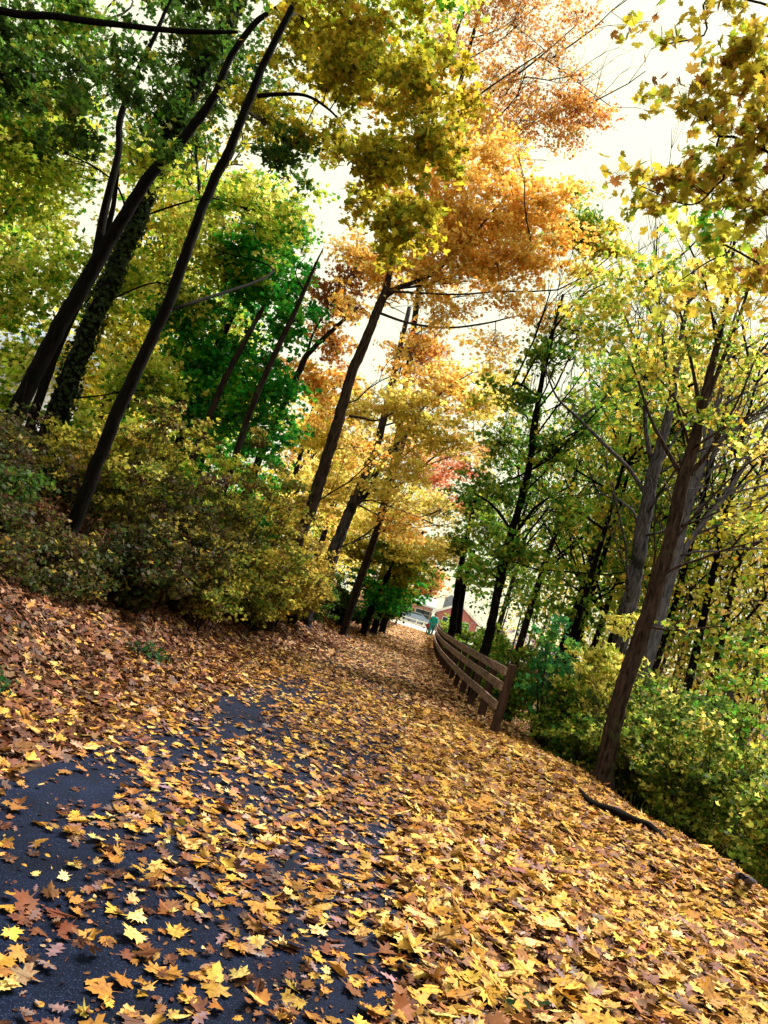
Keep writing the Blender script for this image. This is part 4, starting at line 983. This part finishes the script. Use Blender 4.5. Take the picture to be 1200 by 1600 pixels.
for a in [
    ('blue green leaved sapling just behind the near end of the fence', 2.85, 15.2, 2.5, 0.8, TEALG, 1500, .11, MAPLE_S),
    ('pale yellow sapling behind the fence end, brightest of the slope', 3.5, 15.4, 3.0, 0.9, [((0.84, 0.72, 0.16), 4), ((0.55, 0.56, 0.08), 2)], 4200, .115, MAPLE_S),
    ('short bright yellow sapling between the fence end post and the brown maple', 3.6, 14.4, 2.2, 0.8, [((0.84, 0.72, 0.16), 3), ((0.5, 0.54, 0.08), 2)], 2600, .10, MAPLE_S),
    ('green bush low on the slope beside the fence end post', 3.1, 14.2, 1.5, 0.8, G_MID, 4200, .075, STAR),
    ('shaded green bush left of the foot of the brown maple', 3.7, 13.3, 1.8, 0.9, YBUSH, 5200, .08, STAR),
    ('yellow green bush hugging the left side of the brown maple', 4.2, 14.0, 2.6, 1.0, YBUSH, 5200, .09, STAR),
    ('dark bush in the hollow between the fence and the brown maple', 4.0, 15.6, 2.2, 1.1, G_MID, 4800, .085, STAR),
    ('yellow green bush immediately right of the brown maple trunk', 4.5, 11.7, 2.3, 1.0, YBUSH, 7000, .08, STAR),
    ('broad yellow green bush nearest the right edge', 5.6, 10.6, 2.3, 1.2, YBUSH, 9000, .08, STAR),
    ('low shaded bush by the log at the right edge', 4.75, 9.2, 1.5, 0.8, YBUSH, 5200, .07, STAR),
    ('bright green sapling rising behind the brown maple trunk', 5.4, 14.0, 3.6, 1.1, G_FRESH, 4200, .10, MAPLE_S),
    ('yellow topped bush second from the right edge', 6.4, 12.6, 2.8, 1.3, YBUSH, 6500, .09, STAR),
    ('pale green bush far down the slope at the right edge', 8.2, 14.8, 3.0, 1.5, YBUSH, 6000, .10, STAR),
    ('green thicket between the grey trunk and the brown maple', 5.6, 17.0, 2.9, 1.4, G_FRESH, 5500, .10, STAR),
    ('dull green thicket below the dark trunks behind the fence', 4.8, 20.0, 3.0, 1.6, G_MID, 5500, .11, STAR),
    ('green bush pressed against the back of the middle fence', 2.5, 19.5, 1.9, .9, G_MID, 4200, .10, STAR),
    ('tall green bush between the twin stemmed trunk and the slender dark maple', 2.6, 33.0, 2.6, 1.2, G_MID, 6000, .12, STAR),
    ('green bush behind the fence near its far end', 2.2, 27.0, 1.9, 1.1, G_FRESH, 3600, .12, STAR),
    ('light green bush where the far end of the fence meets the road', 2.1, 50.0, 2.0, 1.2, G_FRESH, 2500, .16, DIA),
    ('wide olive thicket on the floor of the right woods', 9.2, 19.5, 3.2, 2.2, [((0.3, 0.26, 0.04), 3), ((0.14, 0.18, 0.03), 3)], 6000, .13, STAR),
    ('distant low thicket in the right woods by the thin purple trunks', 13.0, 24, 3.4, 2.8, [((0.34, 0.27, 0.05), 3), ((0.16, 0.18, 0.04), 3)], 6000, .16, DIA)]:
    shrub('shrub', a[0], a[1], a[2], a[3], a[4], a[5], a[6], leaf=a[7], shape=a[8], group=GRR, stems=11, bark=BARK_BROWN)
# small plants on the ground
shrub('seedling', 'small patch of green seedling leaves on the left leaf carpet', -3.25, 9.6, .13, .34, [((0.01, .05, .01), 3), ((.03, .09, .015), 1)], 130, leaf=.055, group=None, stems=8)
shrub('seedling', 'tiny dark green seedling on the left bank near the picture edge', -3.15, 6.0, .12, .18, [((0.02, .08, .02), 3)], 90, leaf=.06, stems=5)
q = at(800, 1578, 1); 
sx_, sy_ = (lambda v: (CAM[0]+v[0]*(-1.57/v[2]), CAM[1]+v[1]*(-1.57/v[2])))(at(800, 1578, 1)-CAM)
shrub('seedling', 'dark green broad leaved sprig poking through the leaves at the bottom', sx_, sy_, .05, .05, [((0.012, .04, .015), 3)], 36, leaf=.06, shape=OVAL, stems=1)

# ================================================================ LOGS
def gpt(px, py, z=0.0):
    v = FW*F+RX*(px-600)-UP*(py-800); v = v/v[1]
    t = 2.0
    while t < 60:
        q = CAM+v*t
        if q[2] <= hg(q[0], q[1])+0.03: break
        t += 0.02
    return q
def log(name, label, pts, rad, m):
    mb = MB(); P = [gpt(*p) for p in pts]; P = [np.array([p[0], p[1], hg(p[0], p[1])+r_*0.5+.05]) for p, r_ in zip(P, rad)]
    p2, r2 = catmull(P, rad, 5); mb.tube(p2, r2, 10, .08)
    o = mb.build(name, m, smooth=True); tag(o, label, 'log' if 'log' in name else 'branch'); return o
log('fallen_branch', 'crooked dark fallen branch half buried in yellow leaves below the brown maple', [(905, 1238), (925, 1262), (958, 1275), (985, 1290), (1015, 1300), (1045, 1322)], [.02, .045, .055, .06, .05, .02], BARK_BLACK)
log('fallen_log', 'thick dark barked log end lying at the right edge', [(1143, 1338), (1165, 1352), (1190, 1372), (1225, 1400), (1270, 1430)], [.15, .17, .17, .17, .15], BARK_GREY)
log('root_stub', 'short grey weathered wood piece just below the dark log', [(1150, 1372), (1172, 1384), (1205, 1400)], [.02, .035, .04], BARK_GREY)
log('verge_log', 'dark log lying at the left verge near the slanting trunk', [(528, 972), (545, 966), (562, 970)], [.12, .15, .12], BARK_DARK)
# dead pale branch on the plateau beside the forked tree
mb = MB(); b_ = at(48, 700, 14.5)
pp, pr = catmull([at(30, 700, 14.5), at(20, 690, 14.5), at(22, 668, 14.5), at(30, 645, 14.5)], [.03, .03, .022, .01], 4); mb.tube(pp, pr, 6)
pp, pr = catmull([at(19, 690, 14.5), at(40, 699, 14.6), at(60, 705, 14.6)], [.028, .02, .01], 4); mb.tube(pp, pr, 6)
tag(mb.build('dead_branch', BARK_PALE, smooth=True), 'bleached dead branch propped beside the forked tree at the left edge', 'branch')

# ================================================================ FAR END: houses, car, railing, people
RED = pmat('red_siding', (0.55, 0.20, 0.19), .8, .08, 4, stretch=(.2, .2, 6)); RED2 = pmat('pink_siding', (0.66, 0.34, 0.30), .8, .08, 4, stretch=(.2, .2, 6))
WHITE = pmat('white_paint', (0.8, 0.8, 0.78), .6, .04, 3); ROOF = pmat('grey_shingle', (0.22, 0.26, 0.33), .85, .15, 12); ROOFL = pmat('light_shingle', (0.25, 0.26, 0.30), .85, .1, 12)
GLASS = pmat('window_glass', (0.05, 0.07, 0.09), .1, .1, 1, .6); SIDING = pmat('pale_siding', (0.62, 0.66, 0.72), .7, .05, 3, bump=.6, stretch=(.01, .01, 40))
def win(parent, x, y, z, w, h, axis='y', lintel=False):
    f = MB(); s = -1
    t = .08
    for dx, dz, ww, hh in ((-w/2, 0, t, h+t), (w/2, 0, t, h+t), (0, h/2, w-t, t), (0, -h/2, w-t, t), (0, 0, w-t, .05)):
        if axis == 'y': f.box((x+dx, y-.05, z+dz), (ww, .1, hh))
        else: f.box((x, y+dx, z+dz), (.1, ww, hh))
    o = f.build('window', WHITE, parent)
    g_ = MB(); g_.box((x, y-.02 if axis == 'y' else y, z), (w-t, .03, h-t) if axis == 'y' else (.03, w-t, h-t))
    gl = g_.build('pane', GLASS, o)
    gl.matrix_parent_inverse = Matrix.Translation(-Vector(parent.location))@Matrix.Translation(Vector(parent.location)); gl.matrix_parent_inverse = Matrix.Identity(4)
    return o
# long pink house behind the car
hx0, hx1, hy = -10.5, 0.55, 104
h1 = empty('long_house', ((hx0+hx1)/2, hy+3, 0)); tag(h1, 'long low pink red house with white trimmed roof behind the blue grey car', 'house')
m_ = MB(); m_.box(((hx0+hx1)/2, hy+3, 1.3), (hx1-hx0, 6, 2.6)); m_.build('wall', RED2, h1)
m_ = MB(); m_.prism([(-3.3, 2.62), (0, 3.9), (3.3, 2.62)], hx0-.3, hx1+.3)
m_.v = [(p[1], p[0]+hy+3, p[2]) for p in m_.v]; m_.build('roof', ROOFL, h1)
m_ = MB(); m_.box(((hx0+hx1)/2, hy-.38, 2.62), (hx1-hx0+.7, .1, .22)); m_.build('fascia', WHITE, h1)
for wx in (-7.5, -5.6, -1.2, -.2): win(h1, wx, hy-.02, 1.45, 1.0, 1.1)
m_ = MB(); m_.box((-2.7, hy-.06, 1.0), (.9, .08, 2.0)); m_.build('door', WHITE, h1)
# red gabled house
gx0, gx1, gy_ = 0.95, 6.2, 96
h2 = empty('gabled_house', ((gx0+gx1)/2, gy_+4, 0)); tag(h2, 'red gabled house with white roof edge right of the path end', 'house')
gm = (gx0+gx1)/2
m_ = MB(); m_.prism([(gx0, 0), (gx1, 0), (gx1, 2.3), (gm, 3.9), (gx0, 2.3)], gy_, gy_+8); m_.build('wall', RED, h2)
m_ = MB(); 
for s in (1, -1):
    xe = gm-s*(gm-gx0+.5)
    m_.prism([(gm, 3.92), (xe, 1.98), (xe, 2.14), (gm, 4.08)], gy_-.4, gy_+8.4)
m_.build('roof', ROOF, h2)
m_ = MB()
for s in (1, -1):
    xe = gm-s*(gm-gx0+.55)
    m_.prism([(gm, 3.82), (xe, 1.86), (xe, 2.2), (gm, 4.16)], gy_-.5, gy_-.41)
m_.build('bargeboard', WHITE, h2)
win(h2, 2.3, gy_-.02, 1.3, .8, 1.3); win(h2, 4.9, gy_-.02, 1.3, .8, 1.3)
m_ = MB(); m_.prism([(1.6, 2.6), (3.0, 2.6), (3.0, 4.3), (2.3, 4.9), (1.6, 4.3)], gy_+2.5, gy_+4); dm = m_.build('dormer', ROOFL, h2)
# car
car = empty('parked_car', (-1.4, 88, .012)); tag(car, 'blue grey car parked side on across the end of the path', 'car')
CARP = pmat('car_paint', (0.20, 0.27, 0.42), .3, .03, 2, .5, coat=.6); TYRE = pmat('rubber', (0.02, 0.02, 0.02), .9); RIM = pmat('alloy', (0.5, 0.5, 0.52), .35, metal=.8)
def car_body(mb, cx, cy, z0):
    prof = [(-2.15, .35), (-2.2, .75), (-2.05, .95), (-1.35, 1.02), (-.75, 1.42), (.75, 1.45), (1.5, 1.05), (2.1, .98), (2.2, .7), (2.15, .35)]
    n = len(prof); rows = []
    for wy, sc in ((-.86, 0), (-.9, 1), (.9, 1), (.86, 0)):
        for (x, z) in prof:
            tuck = .16 if z > 1.1 else 0
            y = wy*(1-tuck) 
            zz = z if sc else z*.98+.01
            xx = x*(1 if sc else .985)
            mb.v.append((cx+xx, cy+y, z0+zz)); 
    for r_ in range(3):
        for i in range(n): mb.f.append((r_*n+i, r_*n+(i+1) % n, (r_+1)*n+(i+1) % n, (r_+1)*n+i))
    mb.f.append(tuple(range(n-1, -1, -1))); mb.f.append(tuple(range(3*n, 4*n)))
m_ = MB(); car_body(m_, -1.4, 88, .012); m_.build('body', CARP, car)
for s in (-1, 1):
    m_ = MB(); y = 88+s*.79
    m_.add([(-1.4+a, y+s*(.0 if z < 1.1 else -.0), .012+z) for a, z in ((-1.15, 1.06), (-.72, 1.36), (.7, 1.38), (1.2, 1.08))]+[(-1.4+a, y-s*.02, .012+z) for a, z in ((-1.15, 1.06), (-.72, 1.36), (.7, 1.38), (1.2, 1.08))], [(0, 1, 2, 3), (7, 6, 5, 4), (0, 4, 5, 1), (1, 5, 6, 2), (2, 6, 7, 3), (3, 7, 4, 0)])
    m_.build('side_window', GLASS, car)
    for wx in (-1.35, 1.35):
        m_ = MB(); c_ = (-1.4+wx, 88+s*.82, .012+.33)
        m_.v = []; k = 20
        for r_, yy in ((.2, -.1), (.31, -.1), (.33, -.07), (.33, .07), (.31, .1), (.2, .1)):
            m_.v += [(c_[0]+r_*math.cos(2*math.pi*j/k), c_[1]+yy, c_[2]+r_*math.sin(2*math.pi*j/k)) for j in range(k)]
        m_.f = [(i*k+j, i*k+(j+1) % k, (i+1)*k+(j+1) % k, (i+1)*k+j) for i in range(5) for j in range(k)]
        w_ = m_.build('wheel', TYRE, car)
        m2 = MB(); m2.tube([(c_[0], c_[1]-.09, c_[2]), (c_[0], c_[1]+.09, c_[2])], .2, 20); rm = m2.build('rim', RIM, w_); rm.matrix_parent_inverse = Matrix.Identity(4)
# white railing in front of the road
rl = empty('white_railing', (-1.2, 72.5, 0)); tag(rl, 'white two rail barrier at the road in front of the parked car', 'railing')
for x in np.arange(-2.9, .61, .7):
    m_ = MB(); m_.box((x, 72.5, .45), (.09, .09, .9), bev=.005); m_.build('post', WHITE, rl)
for z in (.45, .80):
    m_ = MB(); m_.bar((-3.0, 72.42, z), (.7, 72.42, z), .05, .11); m_.build('rail', WHITE, rl)
# black bollard
p_ = gpt(644, 985)
bo = empty('bollard', (-2.35, 66, 0)); tag(bo, 'short black bollard at the left end of the white railing', 'bollard')
BLK = pmat('black_paint', (0.012, 0.012, 0.014), .5)
m_ = MB(); m_.lathe((-2.35, 66, 0), [(.14, 0), (.14, .06), (.09, .1), (.085, .8), (.11, .84), (.11, .9), (.07, .98), (.02, 1.02)], 14); m_.build('shaft', BLK, bo)
m_ = MB(); m_.lathe((-2.35, 66, .68), [(.093, 0), (.093, .07)], 14); m_.build('band', WHITE, bo)

SKIN = pmat('skin', (0.45, 0.26, 0.18), .6, .03); HAIR = pmat('hair', (0.03, 0.02, 0.015), .7)
def person(label, x, y, z, H, jacket, trousers, face, stride=.12, arm=.12):
    s = H/1.75
    nodes = {'pelvis': (0, 0, .95), 'waist': (0, 0, 1.08), 'chest': (0, .01, 1.30), 'neck': (0, 0, 1.48), 'headb': (0, -.01, 1.55), 'head': (0, -.02, 1.66), 'top': (0, 0, 1.74)}
    R_ = {'pelvis': .15, 'waist': .135, 'chest': .165, 'neck': .06, 'headb': .07, 'head': .10, 'top': .05}
    E_ = [('pelvis', 'waist'), ('waist', 'chest'), ('chest', 'neck'), ('neck', 'headb'), ('headb', 'head'), ('head', 'top')]
    for sd_, st in ((-1, stride), (1, -stride)):
        q = str(sd_)
        nodes.update({'hip'+q: (sd_*.10, 0, .88), 'knee'+q: (sd_*.11, -st-.02, .48), 'ank'+q: (sd_*.11, -st*1.4+.03, .09), 'toe'+q: (sd_*.12, -st*1.4-.14, .04),
                      'sh'+q: (sd_*.19, 0, 1.42), 'el'+q: (sd_*.25, st*.6, 1.14), 'wr'+q: (sd_*.25, -arm+st*.6, .92), 'palm'+q: (sd_*.25, -arm-.04+st*.6, .85), 'fin'+q: (sd_*.245, -arm-.06+st*.6, .78), 'th'+q: (sd_*.22, -arm-.09+st*.6, .83)})
        R_.update({'hip'+q: .095, 'knee'+q: .065, 'ank'+q: .042, 'toe'+q: .04, 'sh'+q: .065, 'el'+q: .048, 'wr'+q: .032, 'palm'+q: .036, 'fin'+q: .02, 'th'+q: .014})
        E_ += [('pelvis', 'hip'+q), ('hip'+q, 'knee'+q), ('knee'+q, 'ank'+q), ('ank'+q, 'toe'+q), ('chest', 'sh'+q), ('sh'+q, 'el'+q), ('el'+q, 'wr'+q), ('wr'+q, 'palm'+q), ('palm'+q, 'fin'+q), ('palm'+q, 'th'+q)]
    root = empty('person', (x, y, z)); tag(root, label, 'person')
    def skinned(nm, keys, m, grow=0.0):
        ks = [k for k in nodes if keys(k)]; ix = {k: i for i, k in enumerate(ks)}
        ed = [(ix[a], ix[b]) for a, b in E_ if a in ix and b in ix]
        me = bpy.data.meshes.new(nm); cs, sn = math.cos(face), math.sin(face)
        me.from_pydata([((nodes[k][0]*cs-nodes[k][1]*sn)*s, (nodes[k][0]*sn+nodes[k][1]*cs)*s, nodes[k][2]*s) for k in ks], ed, [])
        o = bpy.data.objects.new(nm, me); C.objects.link(o); o.parent = root
        md = o.modifiers.new('skin', 'SKIN')
        for i, k in enumerate(ks):
            me.skin_vertices[0].data[i].radius = ((R_[k]+grow)*s, (R_[k]*.85+grow)*s)
        me.skin_vertices[0].data[0].use_root = True
        sb = o.modifiers.new('sub', 'SUBSURF'); sb.levels = 1; sb.render_levels = 2
        me.materials.append(m)
        return o
    skinned('body', lambda k: True, SKIN)
    skinned('jacket', lambda k: k in ('pelvis', 'waist', 'chest') or k[:2] in ('sh', 'el', 'wr'), jacket, .045)
    skinned('trousers', lambda k: k == 'pelvis' or k[:3] in ('hip', 'kne', 'ank'), trousers, .035)
    # hair cap and small facial features
    m_ = MB(); cs, sn = math.cos(face), math.sin(face)
    def rot(p): return ((p[0]*cs-p[1]*sn)*s+x, (p[0]*sn+p[1]*cs)*s+y, p[2]*s+z)
    V = []; Fc = []; k = 12
    for i in range(7):
        a = math.pi*.62*i/6
        for j in range(k):
            b = 2*math.pi*j/k; rr = .115*math.sin(a)+.001
            lift = .05 if (math.sin(b) < -.3 and i > 3) else 0
            V.append(rot((rr*math.cos(b), rr*math.sin(b)*1.05+.015, 1.665+.115*math.cos(a)+lift)))
    Fc = [(i*k+j, i*k+(j+1) % k, (i+1)*k+(j+1) % k, (i+1)*k+j) for i in range(6) for j in range(k)]
    m_.add(V, Fc); m_.build('hair', HAIR, root, smooth=True)
    return root
TEAL = pmat('teal_cloth', (0.01, 0.30, 0.30), .85, .1, 10); TEAL2 = pmat('teal_trousers', (0.02, 0.22, 0.28), .85, .1, 10); MAROON = pmat('dark_red_cloth', (0.28, 0.012, 0.03), .85, .1, 10); NAVY = pmat('dark_trousers', (0.015, 0.016, 0.03), .85, .1, 10)
person('adult in a teal jacket and dark trousers standing at the far end of the fence', .62, 60, 0, 1.86, TEAL, TEAL2, 0.1)
person('child in a dark red top and dark trousers walking toward the road', .38, 62.5, 0, 1.12, MAROON, NAVY, math.pi, .14)

# orange tree and green bush at the road
wood_tree('roadside_orange_tree', 'rounded pale orange tree above the pink house at the path end', -.2, 118, 9.5, .2, [[((0.75, 0.36, 0.12), 3), ((0.8, 0.5, 0.15), 2)]], 2.0, BARK_GREY, None, leaf=.4, cr=2.6, crown=(.45, .9), bare=1)
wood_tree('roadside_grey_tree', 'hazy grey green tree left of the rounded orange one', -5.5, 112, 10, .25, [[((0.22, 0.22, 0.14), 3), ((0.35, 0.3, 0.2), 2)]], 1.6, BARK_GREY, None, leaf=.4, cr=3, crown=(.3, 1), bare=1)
shrub('shrub', 'rounded green bush below the red gabled house', 3.2, 88, 1.8, 1.3, G_FRESH, 2500, leaf=.22, shape=KITE)

# house glimpsed at the left edge
hp = at(2, 655, 34)
h3 = empty('grey_house', (hp[0]-4, 38, hg(-20, 34))); tag(h3, 'pale blue grey sided house glimpsed behind the trunks at the left edge', 'house')
zz = hg(hp[0], 34); 
m_ = MB(); m_.box((hp[0]-4.2, 38, zz+2), (9.5, 8, 5.2)); m_.build('wall', SIDING, h3)
m_ = MB(); m_.prism([(-4.6, 4.62), (0, 7.4), (4.6, 4.62)], hp[0]-9.4, hp[0]+1.0); m_.v = [(p[1], p[0]+38, p[2]+zz) for p in m_.v]; m_.build('roof', ROOF, h3)
win(h3, hp[0]-3, 33.98, zz+2.2, 1.0, 1.4)
print('LEAVES', LCOUNT[0])
